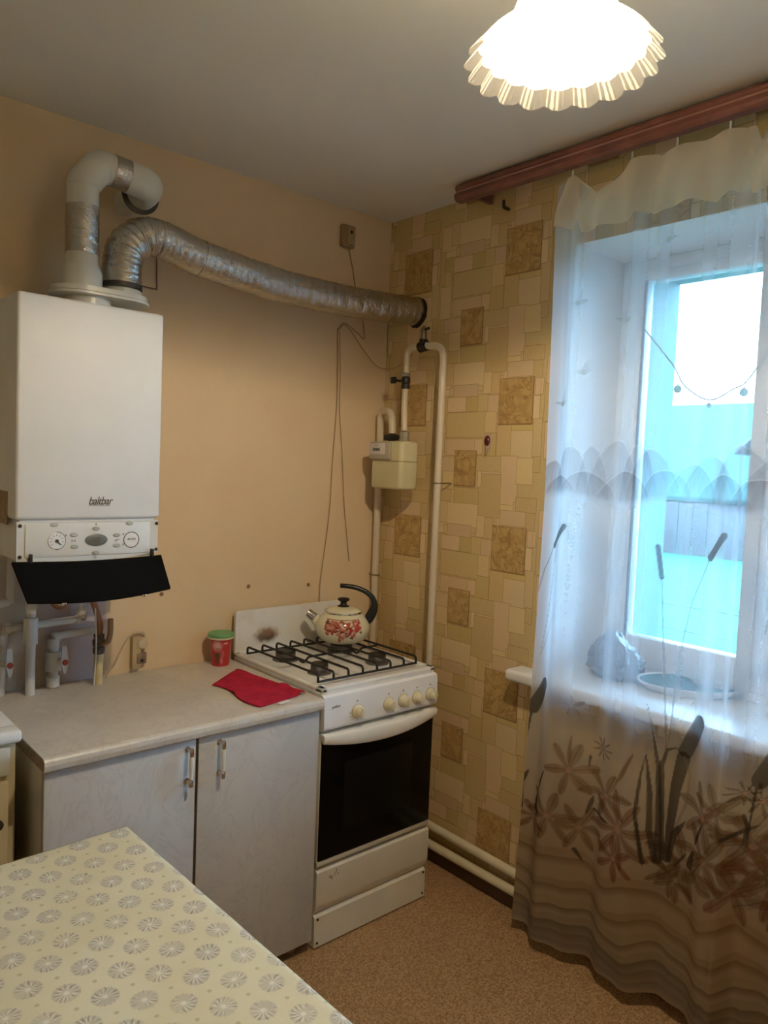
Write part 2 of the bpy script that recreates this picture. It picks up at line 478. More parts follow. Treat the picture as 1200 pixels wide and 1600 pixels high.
house('gabled_shed', 'lilac blue gabled shed at right beyond the board fence', 22, 24.4, 3.2, 7.6, 2.6, 4.9, M_LILAC, plain('slate_roof', (.11, .125, .13), .7), 'x')
M_CABLE = plain('dark_cable', (.06, .10, .11), .7)
for i, (x, z) in enumerate(((9.0, -.36), (7.0, -.32))):
    bm = B(); tube(bm, [(x, -4+k*1.2, z-.05*math.sin(k/14*PI)) for k in range(15)], .011-.003*i, 6)
    tag(obj('overhead_cable', bm, M_CABLE), ['upper thin dark cable strung across the yard outside the window', 'lower faint cable strung across the yard nearest the window'][i], 'cable', 'cables across the yard')
    for y in (-4.0, 12.8):
        pass

# ------------------------------------------------------------------ on the sill and in the window
gar = thing('string_garland', 'thin string garland with three round baubles hanging in the window', 'garland', (.275, -1.27, 1.83))
pts = [(.27, -1.01, 2.09), (.27, -1.142, 1.938), (.27, -1.19, 1.865), (.27, -1.275, 1.815), (.27, -1.35, 1.846), (.27, -1.39, 1.868), (.27, -1.436, 1.937), (.27, -1.50, 2.04)]
t = NT('mint_bauble')
_d = t.n('ShaderNodeBsdfDiffuse'); _d.inputs[0].default_value = (.40, .62, .58, 1)
_t = t.n('ShaderNodeBsdfTranslucent'); _t.inputs[0].default_value = (.40, .62, .58, 1)
_m = t.n('ShaderNodeMixShader'); _m.inputs[0].default_value = .6
t.t.links.new(_d.outputs[0], _m.inputs[1]); t.t.links.new(_t.outputs[0], _m.inputs[2])
M_BAUBLE = t.done(_m.outputs[0])
M_STRING = plain('pale_string', (.16, .20, .18), .7)
obj('string', tube(B(), smooth_path(pts, 6), .0022, 6), M_STRING, gar)
for y, z in ((-1.166, 1.868), (-1.276, 1.806), (-1.384, 1.848)):
    rb = .013 if z > 1.81 else .008
    b = obj('bauble', lathe(B(), [(.0006, -rb*2)]+[(rb*math.sin(a), -rb-rb*math.cos(a)) for a in [PI*k/9 for k in range(1, 9)]]+[(.002, 0), (.002, .006)], 14, (.27, y, z)), M_BAUBLE, gar)
# crumpled bag
bm = B()
bmesh.ops.create_icosphere(bm, subdivisions=5, radius=1)
for v in bm.verts:
    d = v.co.normalized()
    lo = mnoise.fractal(d*2.6, 1.0, 2.0, 3)*.16
    cr = abs(mnoise.noise(d*7))*.12
    v.co = d*(1+lo-cr)
    v.co.x *= .080; v.co.y *= .098
    z = v.co.z
    v.co.z = max(z, -.72)*.066 + .045*math.exp(-((v.co.y-.02)/.05)**2)*(z > 0)*abs(z)
    v.co += Vector((.155, -1.068, .9325))
zmin = min(v.co.z for v in bm.verts)
for v in bm.verts: v.co.z += .8762-zmin
tag(obj('plastic_bag', bm, plain('crumpled_plastic', (.12, .115, .13), .35, var=.12, vs=18), smooth=True, angle=60), 'crumpled grey plastic bag on the window sill behind the curtain', 'bag')
dish = thing('serving_dish', 'shallow white rimmed dish with dark teal inside on the window sill', 'dish', (.21, -1.28, .877))
Mx = Matrix.Translation((.215, -1.30, .8765)) @ Matrix.Rotation(math.radians(-52), 4, 'Z') @ Matrix.Diagonal((1.25, .82, 1, 1))
obj('rim', lathe(B(), [(.075, 0), (.10, .004), (.126, .028), (.132, .030), (.132, .027), (.104, .0)], 40, M=Mx), M_PLASTIC, dish)
obj('base', lathe(B(), [(.002, .006), (.096, .006), (.122, .0275), (.120, .028), (.094, .009), (.002, .009)], 40, M=Mx, caps=False), plain('teal_glass', (.06, .22, .26), .15, var=.2, vs=25), dish)

# ------------------------------------------------------------------ cornice and curtain
bm = B()
prof = [(-.118, 2.566), (-.142, 2.566), (-.150, 2.560), (-.154, 2.552), (-.153, 2.545), (-.147, 2.541), (-.147, 2.536), (-.155, 2.531), (-.157, 2.520), (-.154, 2.512), (-.146, 2.506), (-.118, 2.506)]
prism(bm, [(x, z) for x, z in prof], 'y', -.507, -3.1)
rbox(bm, -.12, -.012, -.55, -.565, 2.520, 2.560); rbox(bm, -.12, -.012, -1.9, -1.915, 2.520, 2.560)
tag(obj('curtain_cornice', bm, plain('red_brown_wood', (.17, .062, .050), .45, var=.16, vs=14), smooth=False), 'long red brown moulded curtain cornice along the ceiling', 'cornice')
cornice = bpy.data.objects['curtain_cornice']
bm = B(); rod(bm, (-.1485, -.508, 2.5385), (-.1485, -3.095, 2.5385), .0032, 8); obj('highlight_bead', bm, plain('painted_highlight_pink', (.42, .22, .19), .4), cornice)  # paler tube paints in the highlight line along the cornice ridge
bm = B(); tube(bm, elbow_path([(-.001, -.63, 2.49), (-.03, -.63, 2.49), (-.03, -.63, 2.515)], .008), .006, 8)
tag(obj('wall_hook', bm, M_DARK), 'small dark hook on the wallpaper under the cornice end', 'hook')

STROKES = [('k', 0.01, 0.01, [(0.054, 1.329), (0.11, 1.396)]), ('k', 0.0015, 0.0015, [(0.046, 1.327), (0.014, 1.246), (-0.001, 1.17)]), ('m', 0.008, 0.008, [(0.067, 1.282), (0.078, 1.332)]), ('k', 0.001, 0.001, [(0.062, 1.273), (0.042, 1.125), (0.021, 0.985)]), ('k', 0.001, 0.001, [(0.118, 1.169), (0.052, 1.054), (0.018, 0.963)]), ('k', 0.006, 0.006, [(0.424, 1.366), (0.436, 1.278)]), ('k', 0.0017, 0.0017, [(0.436, 1.278), (0.446, 1.103), (0.468, 0.787)]), ('k', 0.011, 0.011, [(0.569, 1.35), (0.616, 1.414)]), ('k', 0.0017, 0.0017, [(0.563, 1.339), (0.522, 1.225), (0.489, 1.039), (0.476, 0.808)]), ('k', 0.02, 0.02, [(0.009, 0.784), (0.054, 0.877)]), ('k', 0.004, 0.003, [(0.005, 0.762), (-0.005, 0.669), (-0.011, 0.602)]), ('k', 0.021, 0.021, [(0.528, 0.8), (0.569, 0.895)]), ('k', 0.02, 0.01, [(0.522, 0.777), (0.505, 0.689), (0.495, 0.583), (0.486, 0.468)]), ('m', 0.001, 0.001, [(0.578, 1.016), (0.517, 0.902), (0.486, 0.811)]), ('m', 0.001, 0.001, [(0.602, 0.926), (0.616, 0.825), (0.62, 0.721)]), ('m', 0.001, 0.001, [(0.621, 0.897), (0.63, 0.829), (0.629, 0.759)]), ('k', 0.007, 0.006, [(0.456, 0.451), (0.441, 0.543), (0.438, 0.655), (0.426, 0.773)]), ('k', 0.01, 0.003, [(0.463, 0.454), (0.459, 0.607), (0.452, 0.735), (0.432, 0.859), (0.422, 0.912)]), ('k', 0.006, 0.009, [(0.473, 0.462), (0.466, 0.609), (0.46, 0.738), (0.472, 0.786), (0.501, 0.801), (0.525, 0.781)]), ('k', 0.005, 0.005, [(0.432, 0.444), (0.41, 0.588), (0.418, 0.705), (0.426, 0.771)]), ('m', 0.004, 0.004, [(0.525, 0.781), (0.543, 0.738), (0.538, 0.655), (0.504, 0.55)]), ('k', 0.008, 0.012, [(0.494, 0.471), (0.507, 0.551), (0.538, 0.6)]), ('k', 0.003, 0.008, [(0.605, 0.627), (0.574, 0.551)]), ('k', 0.01, 0.008, [(0.557, 0.481), (0.57, 0.532)]), ('k', 0.004, 0.004, [(0.515, 0.462), (0.548, 0.513)]), ('k', 0.004, 0.012, [(0.0, 0.442), (-0.008, 0.527), (0.012, 0.573)]), ('k', 0.003, 0.008, [(0.097, 0.606), (0.063, 0.52)]), ('k', 0.009, 0.006, [(0.051, 0.456), (0.053, 0.506)]), ('k', 0.006, 0.002, [(0.213, 0.39), (0.227, 0.365), (0.235, 0.348)]), ('k', 0.003, 0.01, [(0.233, 0.51), (0.252, 0.572)]), ('k', 0.004, 0.002, [(0.235, 0.692), (0.233, 0.652)]), ('f', 0.004, 0.012, [(0.396, 0.758), (0.363, 0.696), (0.339, 0.649)]), ('f', 0.004, 0.01, [(0.187, 0.748), (0.183, 0.696), (0.184, 0.655)]), ('k', 0.004, 0.007, [(0.255, 0.529), (0.289, 0.522), (0.322, 0.519)]), ('k', 0.003, 0.004, [(0.416, 0.562), (0.424, 0.498), (0.433, 0.435)]), ('k', 0.006, 0.004, [(0.699, 0.681), (0.709, 0.651), (0.697, 0.594)]), ('k', 0.005, 0.006, [(0.662, 0.614), (0.694, 0.636), (0.74, 0.672)])]
FLOWERS = [((0.185, 0.639), 0.067, 6, 'f'), ((0.355, 0.514), 0.083, 8, 'r'), ((0.306, 0.598), 0.074, 6, 'f'), ((0.121, 0.467), 0.082, 6, 'f'), ((0.279, 0.732), 0.038, 9, 'k'), ((0.22, 0.461), 0.056, 6, 'f'), ((0.643, 0.68), 0.058, 6, 'f'), ((0.615, 0.533), 0.08, 6, 'f'), ((0.748, 0.565), 0.066, 7, 'r'), ((0.739, 0.734), 0.046, 8, 'k'), ((0.181, 0.842), 0.028, 5, 'f'), ((0.718, 0.637), 0.073, 6, 'm'), ((0.689, 0.469), 0.068, 6, 'r'), ((0.502, 0.428), 0.054, 6, 'f'), ((0.762, 0.47), 0.066, 6, 'm')]
HILLS = [(.115, 1.645, .075), (.265, 1.665, .085), (.345, 1.650, .07), (.385, 1.640, .08), (.56, 1.622, .09), (.645, 1.652, .085), (.73, 1.635, .08), (.85, 1.66, .09), (.97, 1.64, .08), (1.08, 1.65, .08),
         (.19, 1.645, .05), (.03, 1.600, .06), (.07, 1.555, .07), (.17, 1.57, .09), (.30, 1.575, .09), (.43, 1.58, .07), (.505, 1.60, .07), (.60, 1.575, .08), (.69, 1.565, .07), (.79, 1.58, .09), (.92, 1.575, .08), (1.04, 1.58, .09)]
YL = -.93
SPAN = 1.16
def fold(s, z):
    a = .012+.016*(1-np.clip(z/2.4, 0, 1))
    f = a*np.cos(2*PI*(s-.26)/.25) + .35*a*np.cos(2*PI*(s-.05)/.105+.8*np.sin(z*1.7)) + .006*np.sin(2*PI*s/.41+z*1.1)
    # sharp overlapped pleat further right
    f = f - .030*np.exp(-((s-.665)/.018)**2) + .016*np.exp(-((s-.70)/.02)**2)
    return -.138 + .04*s*(1-z/2.4) + f
def topz(s):
    xs = [-.02, .058, .16, .262, .40, .546, .615, .634, .66, .76, .86, .96, 1.06, 1.2]
    zs = [2.46, 2.478, 2.402, 2.473, 2.470, 2.474, 2.466, 2.422, 2.46, 2.474, 2.43, 2.474, 2.44, 2.474]
    k = np.interp(s, xs, zs)
    return k
def curtain_print(S, Z):
    col = np.zeros(S.shape+(3,)); col[:] = (.84, .84, .86)
    cov = np.full(S.shape, .235)
    PC = {'k': (.055, .048, .038), 'm': (.26, .24, .20), 'f': (.19, .095, .04), 'r': (.22, .07, .045)}
    PV = {'k': .86, 'm': .45, 'f': .72, 'r': .74}
    # denser woven ground towards the hem
    low = np.clip((.84-Z)/.45, 0, 1)**.8
    cov += .20*np.clip((.06-S)/.02, 0, 1)+.06*np.clip((.16-S)/.08, 0, 1)  # left edge made denser to imitate the veil of scattered window light
    cov += .55*low
    col = col*(1-low[..., None]*.85)+np.array((.50, .36, .20))*low[..., None]*.85
    def put(m, c, a):
        m = np.clip(m, 0, 1)[..., None]*a
        col[:] = col*(1-m)+np.array(c)*m
        cov[:] = np.maximum(cov, (m[..., 0])*.95*min(1, a+.1) + cov*(1-m[..., 0]))
    # hill band: overlapping rounded hills, back row first
    for s0, zt, w in HILLS:
        zb = 1.492+.012*np.sin(S*17)
        u = np.clip(np.abs(S-s0)/w, 0, 1)
        top = zb+(zt-zb)*np.cos(u*PI/2)**.6
        m = np.clip((top-Z)/.002, 0, 1)*np.clip((Z-zb+.02)/.03, 0, 1)*(u < 1)
        ray = .5+.5*np.sin(np.arctan2(S-s0, zt-Z+.02)*34)
        shade = np.clip(.45+.55*(Z-zb)/(zt-zb+1e-6), .3, 1)*(.8+.2*ray)
        put(m*shade, (.115, .095, .10), .60)
        put(np.clip(1-np.abs(top-Z)/.0022, 0, 1)*(u < .98)*(Z > zb), (.60, .55, .56), .55)
    # waves near the hem
    for (z0, a, w, c, op) in ((.360, .018, .026, (.36, .23, .12), .35), (.335, .018, .012, (.17, .095, .05), .55), (.262, .016, .022, (.32, .21, .11), .35), (.244, .015, .011, (.18, .105, .055), .5), (.205, .013, .012, (.50, .39, .23), .7), (.180, .014, .010, (.13, .09, .055), .6), (.150, .012, .014, (.44, .36, .23), .6), (.128, .010, .018, (.16, .14, .11), .7), (.100, .007, .020, (.22, .19, .17), .65), (.070, .004, .014, (.30, .26, .23), .6)):
        zc = z0+a*np.sin(S*24.5-5.0+z0*6)+.4*a*np.sin(S*41+z0*13)+.03*S
        d = (zc-Z)/w
        put(np.where(d < 0, np.clip(1+d*4, 0, 1), np.clip(1-d/2.2, 0, 1)), c, op)
    # lilies and stars
    fl = list(FLOWERS)+[((c[0]+.42, c[1]+.01), r, n, k) for c, r, n, k in FLOWERS[:5]]
    fl += [((s, z), .055, 6, q) for s, z, q in ((.04, .42, 'f'), (.345, .42, 'r'), (.52, .42, 'f'), (.82, .44, 'f'), (.95, .40, 'f'))]
    for i, ((s0, z0), r, n, k) in enumerate(fl):
        rr = random.Random(i*7+1); ph = rr.uniform(0, 6.28); tilt = rr.uniform(.75, 1.1)
        dx = S-s0; dz = (Z-z0)/tilt
        d = np.hypot(dx, dz); an = np.arctan2(dz, dx)+ph
        lob = np.abs(np.cos(an*n/2))
        sharp = .55 if k != 'k' else 2.6
        edge = 1.28*r*(.22+.84*(1-np.abs(np.sin(an*n/2))**2.1)) if k != 'k' else r*(.22+.92*lob**sharp)
        m = np.clip((edge-d)/(.10*r), 0, 1)
        shade = .55+.45*np.clip(d/r, 0, 1)
        vein = np.clip(1-np.abs(np.sin(an*n/2))*7*np.clip(d/r, .2, 1), 0, 1)
        put(m*(.62+.38*np.clip(1.25*d/r, 0, 1)), PC[k], PV[k]*.80)
        put(m*vein, (.12, .06, .035), .6)
        put(np.clip((edge-d)/(.10*r), 0, 1)*np.clip(1-(edge-d)/(.13*r), 0, 1), (.13, .075, .04), .55)
        put(np.clip((.16*r-d)/(.06*r), 0, 1), (.55, .36, .28), .8)
    # stems, leaves, cattails
    def stroke(k, w0, w1, pts, ds=0.0, taper=False):
        P = [np.array((p[0]+ds, p[1])) for p in pts]
        L = sum(np.hypot(*(P[i+1]-P[i])) for i in range(len(P)-1)); acc = 0
        mm = np.zeros(S.shape)
        for i in range(len(P)-1):
            a, b = P[i], P[i+1]; ab = b-a; l2 = ab@ab+1e-9
            tt = np.clip(((S-a[0])*ab[0]+(Z-a[1])*ab[1])/l2, 0, 1)
            d = np.hypot(S-a[0]-tt*ab[0], Z-a[1]-tt*ab[1])
            u = (acc+tt*np.sqrt(l2))/L; w = (w0+(w1-w0)*u)*((1-.92*np.clip((u-.45)/.55, 0, 1)**2.2) if taper else 1)
            mm = np.maximum(mm, np.clip((w-d)/.0015+.5, 0, 1))
            acc += np.sqrt(l2)
        put(mm, PC[k], PV[k])
    for i, st in enumerate(STROKES): stroke(*st, taper=i > 15)
    for st in STROKES[:14]: stroke(*st, ds=.72)
    # birds
    for (s0, z0) in ((.06, 1.78), (.15, 1.87), (.27, 2.02), (.12, 2.08), (.40, 2.22)):
        stroke('m', .002, .008, [(s0-.035, z0+.004), (s0, z0-.002)]); stroke('m', .008, .002, [(s0, z0-.002), (s0+.03, z0+.006)])
        stroke('m', .010, .002, [(s0, z0), (s0+.012, z0+.04)])
    # rolled hem
    put(np.clip((.012-(Z-hemz(S)))/.002, 0, 1), (.62, .54, .40), .35)
    return np.concatenate([col, cov[..., None]], -1)
def hemz(s): return .045+.02*s
NS, NZ = 430, 880
s1 = np.linspace(0, SPAN, NS); f1 = np.linspace(0, 1, NZ)
S, F = np.meshgrid(s1, f1)
Z = hemz(S)+F*(topz(S)-hemz(S))
X = fold(S, Z)
X = X + (-.105-X)*np.clip((Z-2.30)/.22, 0, 1)*.5
lean = .012*np.sin(Z*1.3)
Yc = YL-S+(.032*np.clip(1-Z/1.5, 0, 1)-lean)*np.clip(1-S*2.5, 0, 1)
verts = np.stack([X, Yc, Z], -1).reshape(-1, 3)
ii = np.arange(NS*NZ).reshape(NZ, NS)
faces = np.stack([ii[:-1, :-1], ii[:-1, 1:], ii[1:, 1:], ii[1:, :-1]], -1).reshape(-1, 4)
def grid_mesh(name, verts, faces):
    me = bpy.data.meshes.new(name)
    me.vertices.add(len(verts)); me.vertices.foreach_set('co', verts.astype(np.float32).ravel())
    me.loops.add(faces.size); me.loops.foreach_set('vertex_index', faces.astype(np.int32).ravel())
    me.polygons.add(len(faces)); me.polygons.foreach_set('loop_start', np.arange(0, faces.size, 4, dtype=np.int32))
    me.polygons.foreach_set('use_smooth', np.ones(len(faces), bool))
    me.update(calc_edges=True); return me
def tulle(name, usecov, cov0=.3, through=.58):
    t = NT(name); at = t.attr('print')
    geo = t.n('ShaderNodeNewGeometry')
    dt = t.n('ShaderNodeVectorMath', operation='DOT_PRODUCT'); t.set(dt.inputs[0], geo.outputs['Normal']); t.set(dt.inputs[1], geo.outputs['Incoming'])
    ca = t.math('MAXIMUM', t.math('ABSOLUTE', dt.outputs['Value']), .12)
    x, y, z = t.sep(geo.outputs['Position'])
    weave = 0.0
    thread = t.math('MULTIPLY', t.math('SUBTRACT', t.noise(t.scale(geo.outputs['Position'], (20, 20, 260)), 1, 2), .5), .03)
    c0 = at['Alpha'] if usecov else cov0
    c0 = t.math('MINIMUM', t.math('MAXIMUM', t.math('ADD', t.math('ADD', c0, weave), thread), .05), .985)
    cov = t.math('SUBTRACT', 1.0, t.math('POWER', t.math('SUBTRACT', 1.0, c0), t.math('DIVIDE', 1.0, ca)))
    col = at['Color'] if usecov else (.86, .76, .58)
    d = t.n('ShaderNodeBsdfDiffuse'); t.set(d.inputs[0], col)
    tl = t.n('ShaderNodeBsdfTranslucent'); t.set(tl.inputs[0], col)
    m1 = t.n('ShaderNodeMixShader'); m1.inputs[0].default_value = through
    t.t.links.new(d.outputs[0], m1.inputs[1]); t.t.links.new(tl.outputs[0], m1.inputs[2])
    tr = t.n('ShaderNodeBsdfTransparent')
    m2 = t.n('ShaderNodeMixShader'); t.set(m2.inputs[0], cov)
    t.t.links.new(tr.outputs[0], m2.inputs[1]); t.t.links.new(m1.outputs[0], m2.inputs[2])
    return t.done(m2.outputs[0])
curtain = thing('net_curtain', 'sheer white net curtain printed with brown lilies, cattails and hills', 'curtain', (-.14, -1.5, 2.49))
me = grid_mesh('curtain_panel', verts, faces)
color_attr(me, 'print', curtain_print(S, Z).reshape(-1, 4))
link('curtain_panel', me, tulle('printed_tulle', True), curtain)
# ruffled valance folded over the front
NS2, NZ2 = 300, 40
S2, F2 = np.meshgrid(np.linspace(-.005, SPAN, NS2), np.linspace(0, 1, NZ2))
hem2 = np.interp(S2, [-.02, .022, .131, .278, .297, .373, .485, .533, .566, .65, .68, .8, .92, 1.05, 1.2], [2.325, 2.322, 2.285, 2.290, 2.316, 2.292, 2.302, 2.288, 2.311, 2.278, 2.290, 2.310, 2.285, 2.31, 2.29])
Z2 = hem2+F2*(topz(S2)-.002-hem2)
X2 = -.125-.05*np.sin(F2*PI*.55+.9)*(1-F2*.5) - (1-F2)*(.020*np.cos(2*PI*(S2-.20)/.25)+.008*np.sin(2*PI*S2/.09)) - .012*np.cos(2*PI*(S2-.03)/.13)*F2
Y2 = YL-S2-.03*(1-F2)*np.exp(-S2/.1)+.035*F2*np.exp(-S2/.06)*0-.05*F2*np.exp(-(S2+.005)/.06)
v2 = np.stack([X2, Y2, Z2], -1).reshape(-1, 3)
i2 = np.arange(NS2*NZ2).reshape(NZ2, NS2)
f2 = np.stack([i2[:-1, :-1], i2[:-1, 1:], i2[1:, 1:], i2[1:, :-1]], -1).reshape(-1, 4)
vo = link('valance', grid_mesh('valance', v2, f2), tulle('cream_voile', False, .60, .30), curtain); vo['label'] = 'gathered cream valance along the top'
for s in (.058, .262, .40, .546, .66, .76, .96):
    bm = B(); tube(bm, elbow_path([(-.10, YL-s, 2.452), (-.13, YL-s, 2.456), (-.13, YL-s, 2.498)], .008), .0028, 6); obj('curtain_hook', bm, M_PLASTIC, curtain)

# ================================================================== CEILING LAMP
LX, LY, LZ = -1.076, -1.638, 2.246       # centre of the shade rim
lamp = thing('pendant_lamp', 'frosted glass ceiling lamp with ruffled shade, lit', 'lamp', (LX, LY, H))
NL = 19
def shade_mesh(i0, i1):
    prof = [(.030, .182), (.044, .176), (.056, .158), (.065, .132), (.072, .106), (.080, .082), (.0845, .070), (.083, .066), (.077, .064), (.088, .054), (.104, .042), (.121, .028), (.136, .014), (.146, .003), (.152, -.005), (.157, -.011)]
    seg = NL*16; bm = B(); rings = []
    for r, z in prof:
        k = max(0, (r-.095)/.062)**1.6
        ring = []
        for i in range(seg):
            a = 2*PI*i/seg; u = a*NL
            rr = r + k*(.012*(abs(math.cos(u/2))-.6)+.0006*math.cos(u*4)); zz = z - k*(.004*(abs(math.cos(u/2))-.6)) + k*.0008*math.sin(u*4)
            ring.append(bm.verts.new((LX+rr*math.cos(a), LY+rr*math.sin(a), LZ+zz)))
        rings.append(ring)
    for i in range(i0, i1):
        for k in range(seg): bm.faces.new((rings[i][k], rings[i][(k+1) % seg], rings[i+1][(k+1) % seg], rings[i+1][k]))
    bmesh.ops.delete(bm, geom=[v for v in bm.verts if not v.link_faces], context='VERTS')
    return bm
t = NT('frosted_glass'); p = t.obj()
dd = t.n('ShaderNodeBsdfDiffuse'); dd.inputs[0].default_value = (.86, .82, .74, 1)
tl = t.n('ShaderNodeBsdfTranslucent'); tl.inputs[0].default_value = (.88, .82, .70, 1)
mx = t.n('ShaderNodeMixShader'); mx.inputs[0].default_value = .75
t.t.links.new(dd.outputs[0], mx.inputs[1]); t.t.links.new(tl.outputs[0], mx.inputs[2])
em = t.n('ShaderNodeEmission'); em.inputs[0].default_value = (*BULB_COL, 1); em.inputs[1].default_value = .35
ad = t.n('ShaderNodeAddShader'); t.t.links.new(mx.outputs[0], ad.inputs[0]); t.t.links.new(em.outputs[0], ad.inputs[1])
sh = obj('lamp_shade', shade_mesh(0, 12), t.done(ad.outputs[0]), lamp)
t = NT('ruffled_clear_glass'); x, y, z = t.sep(t.obj())
an = t.math('ARCTAN2', t.math('SUBTRACT', y, LY), t.math('SUBTRACT', x, LX))
fan = t.math('MULTIPLY', t.math('SINE', t.math('MULTIPLY', an, 19.0*3)), t.math('SINE', t.math('ADD', 1.3, t.math('MULTIPLY', an, 19.0*2))))
st = t.ramp(t.math('ADD', fan, t.math('SUBTRACT', t.noise(t.obj(), 90, 3), .5)), .05, .6)
dd = t.n('ShaderNodeBsdfDiffuse'); dd.inputs[0].default_value = (.80, .74, .62, 1)
tl = t.n('ShaderNodeBsdfTranslucent'); tl.inputs[0].default_value = (.80, .72, .58, 1)
m1 = t.n('ShaderNodeMixShader'); m1.inputs[0].default_value = .6
t.t.links.new(dd.outputs[0], m1.inputs[1]); t.t.links.new(tl.outputs[0], m1.inputs[2])
tr = t.n('ShaderNodeBsdfTransparent'); m2 = t.n('ShaderNodeMixShader')
t.set(m2.inputs[0], t.math('ADD', .05, t.math('MULTIPLY', st, .12)))
t.t.links.new(tr.outputs[0], m2.inputs[1]); t.t.links.new(m1.outputs[0], m2.inputs[2])
rf = obj('ruffled_rim', shade_mesh(12, 15), t.done(m2.outputs[0]), lamp); rf['label'] = 'clear scalloped rim of the shade'
bm = B(); lathe(bm, [(.055, H-.002), (.055, H-.018), (.03, H-.035), (.012, H-.04), (.012, LZ+.20), (.026, LZ+.195), (.028, LZ+.178), (.012, LZ+.172)], 24, (LX, LY, 0))
obj('ceiling_rod', bm, M_BRASS, lamp)
bm = B(); lathe(bm, [(.014, LZ+.175), (.014, LZ+.135)], 16, (LX, LY, 0)); obj('socket', bm, M_PLASTIC, lamp)
t = NT('lit_bulb')
bm = B(); lathe(bm, [(.012, .135), (.016, .12), (.026, .10), (.030, .082), (.027, .065), (.016, .054), (.003, .050)], 20, (LX, LY, LZ))
em = t.n('ShaderNodeEmission'); em.inputs[0].default_value = (*BULB_COL, 1); em.inputs[1].default_value = 12
obj('bulb', bm, t.done(em.outputs[0]), lamp)
ld = bpy.data.lights.new('lamp_light', 'POINT'); ld.energy = BULB_W; ld.color = BULB_COL; ld.shadow_soft_size = .022
lo = bpy.data.objects.new('lamp_light', ld); COL.objects.link(lo); lo.location = (LX, LY, LZ+.054)

# ================================================================== BOILER
BX0, BX1, BY, BZ0, BZ1 = -1.543, -1.142, -.31, 1.265, 1.974
boiler = thing('gas_boiler', 'white wall hung gas boiler with open black flap and round gauge', 'boiler', (-1.343, -.155, BZ0))
M_BOILER = plain('boiler_white', (.74, .74, .73), .55, var=.02)
bm = B(); rbox(bm, BX0, BX1, BY, -.003, 1.378, BZ1, .009, 3); rbox(bm, BX0+.012, BX1-.012, BY+.012, -.003, BZ0, 1.385, .004)
obj('casing', bm, M_BOILER, boiler)
bm = B(); prism(bm, [(BX0+.004, 1.372), (BX1-.004, 1.372), (BX1-.004, BZ0+.01), (BX1-.12, BZ0-.002), (BX0+.2, BZ0-.006), (BX0+.004, BZ0+.002)], 'y', BY+.001, BY+.018)
panel = obj('control_panel', bm, plain('panel_grey', (.66, .66, .63), .4, var=.02), boiler, smooth=False)
def pn(x, z): return (x, BY, z)
bm = B(); rbox(bm, BX0+.025, BX1-.03, BY-.002, BY+.003, BZ0+.012, 1.366, .001)
obj('fascia', bm, plain('panel_light', (.72, .72, .69), .35, var=.015), panel)
bm = B(); disc(bm, (-1.438, BY-.001, 1.320), (0, -1, 0), .023, .004, 32, .001); dial = obj('dial', bm, M_PLASTIC, panel)
for k in range(9):
    M = Matrix.Translation((-1.438, BY-.0055, 1.320)) @ Matrix.Rotation(math.radians(-130+k*32.5), 4, 'Y')
    bm = B(); rbox(bm, -.0008, .0008, -.0004, .0004, .013, .019, M=M); obj('marking', bm, M_GREYPRINT, dial)
bm = B(); disc(bm, (-1.438, BY-.004, 1.320), (0, -1, 0), .0045, .004, 16); rbox(bm, -.0012, .0012, -.001, .001, 0, .014, M=Matrix.Translation((-1.438, BY-.006, 1.320)) @ Matrix.Rotation(2.4, 4, 'Y'))
obj('needle', bm, M_DARKPRINT, panel)
bm = B(); tube(bm, [(-1.438+.0235*math.cos(a), BY-.003, 1.320+.0235*math.sin(a)) for a in [PI*(-.55+1.05*k/20) for k in range(21)]], .0012, 6); obj('dial_ring', bm, M_DARK, panel)
bm = B(); lathe(bm, [(.033, 0), (.033, .003), (.030, .004)], 40, M=axis_m((-1.330, BY-.001, 1.319), (0, -1, 0)) @ Matrix.Diagonal((.95, .52, 1, 1)))
disp = obj('display', bm, plain('grey_lcd', (.16, .17, .155), .25, var=.04), panel)
text_mesh('digits', '47', .020, plain('lcd_digits', (.10, .105, .10), .4), panel, Matrix.Translation((-1.328, BY-.0056, 1.318)) @ Matrix.Rotation(PI/2, 4, 'X'))
bm = B(); tube(bm, [(-1.228+.0225*math.cos(2*PI*k/32), BY-.002, 1.316+.0225*math.sin(2*PI*k/32)) for k in range(33)], .0011, 6, caps=False); obj('badge_ring', bm, M_DARK, panel)
bm = B(); disc(bm, (-1.228, BY-.0005, 1.316), (0, -1, 0), .021, .002, 32); obj('badge', bm, M_PLASTIC, panel)
text_mesh('badge_text', 'AUTO', .009, M_DARKPRINT, panel, Matrix.Translation((-1.229, BY-.0029, 1.3175)) @ Matrix.Rotation(PI/2, 4, 'X'), .25)
M_BTN = plain('grey_button', (.46, .46, .43), .5, var=.05)
for x, z in ((-1.392, 1.335), (-1.390, 1.302), (-1.272, 1.331), (-1.271, 1.301), (-1.331, 1.351), (-1.331, 1.283), (-1.445, 1.364), (-1.235, 1.364)):
    bm = B(); lathe(bm, [(.0105, 0), (.0105, .002), (.008, .004)], 20, M=axis_m((x, BY-.001, z), (0, -1, 0)) @ Matrix.Diagonal((1.05, .55, 1, 1))); obj('button', bm, M_BTN, panel)
for x, z in ((-1.396, 1.3185), (-1.389, 1.3185), (-1.331, 1.270), (-1.331, 1.363), (-1.252, 1.333), (-1.252, 1.303), (-1.413, 1.334)):
    bm = B(); rbox(bm, x-.0022, x+.0022, BY-.0026, BY-.0015, z-.003, z+.003); obj('symbol', bm, M_GREYPRINT, panel)
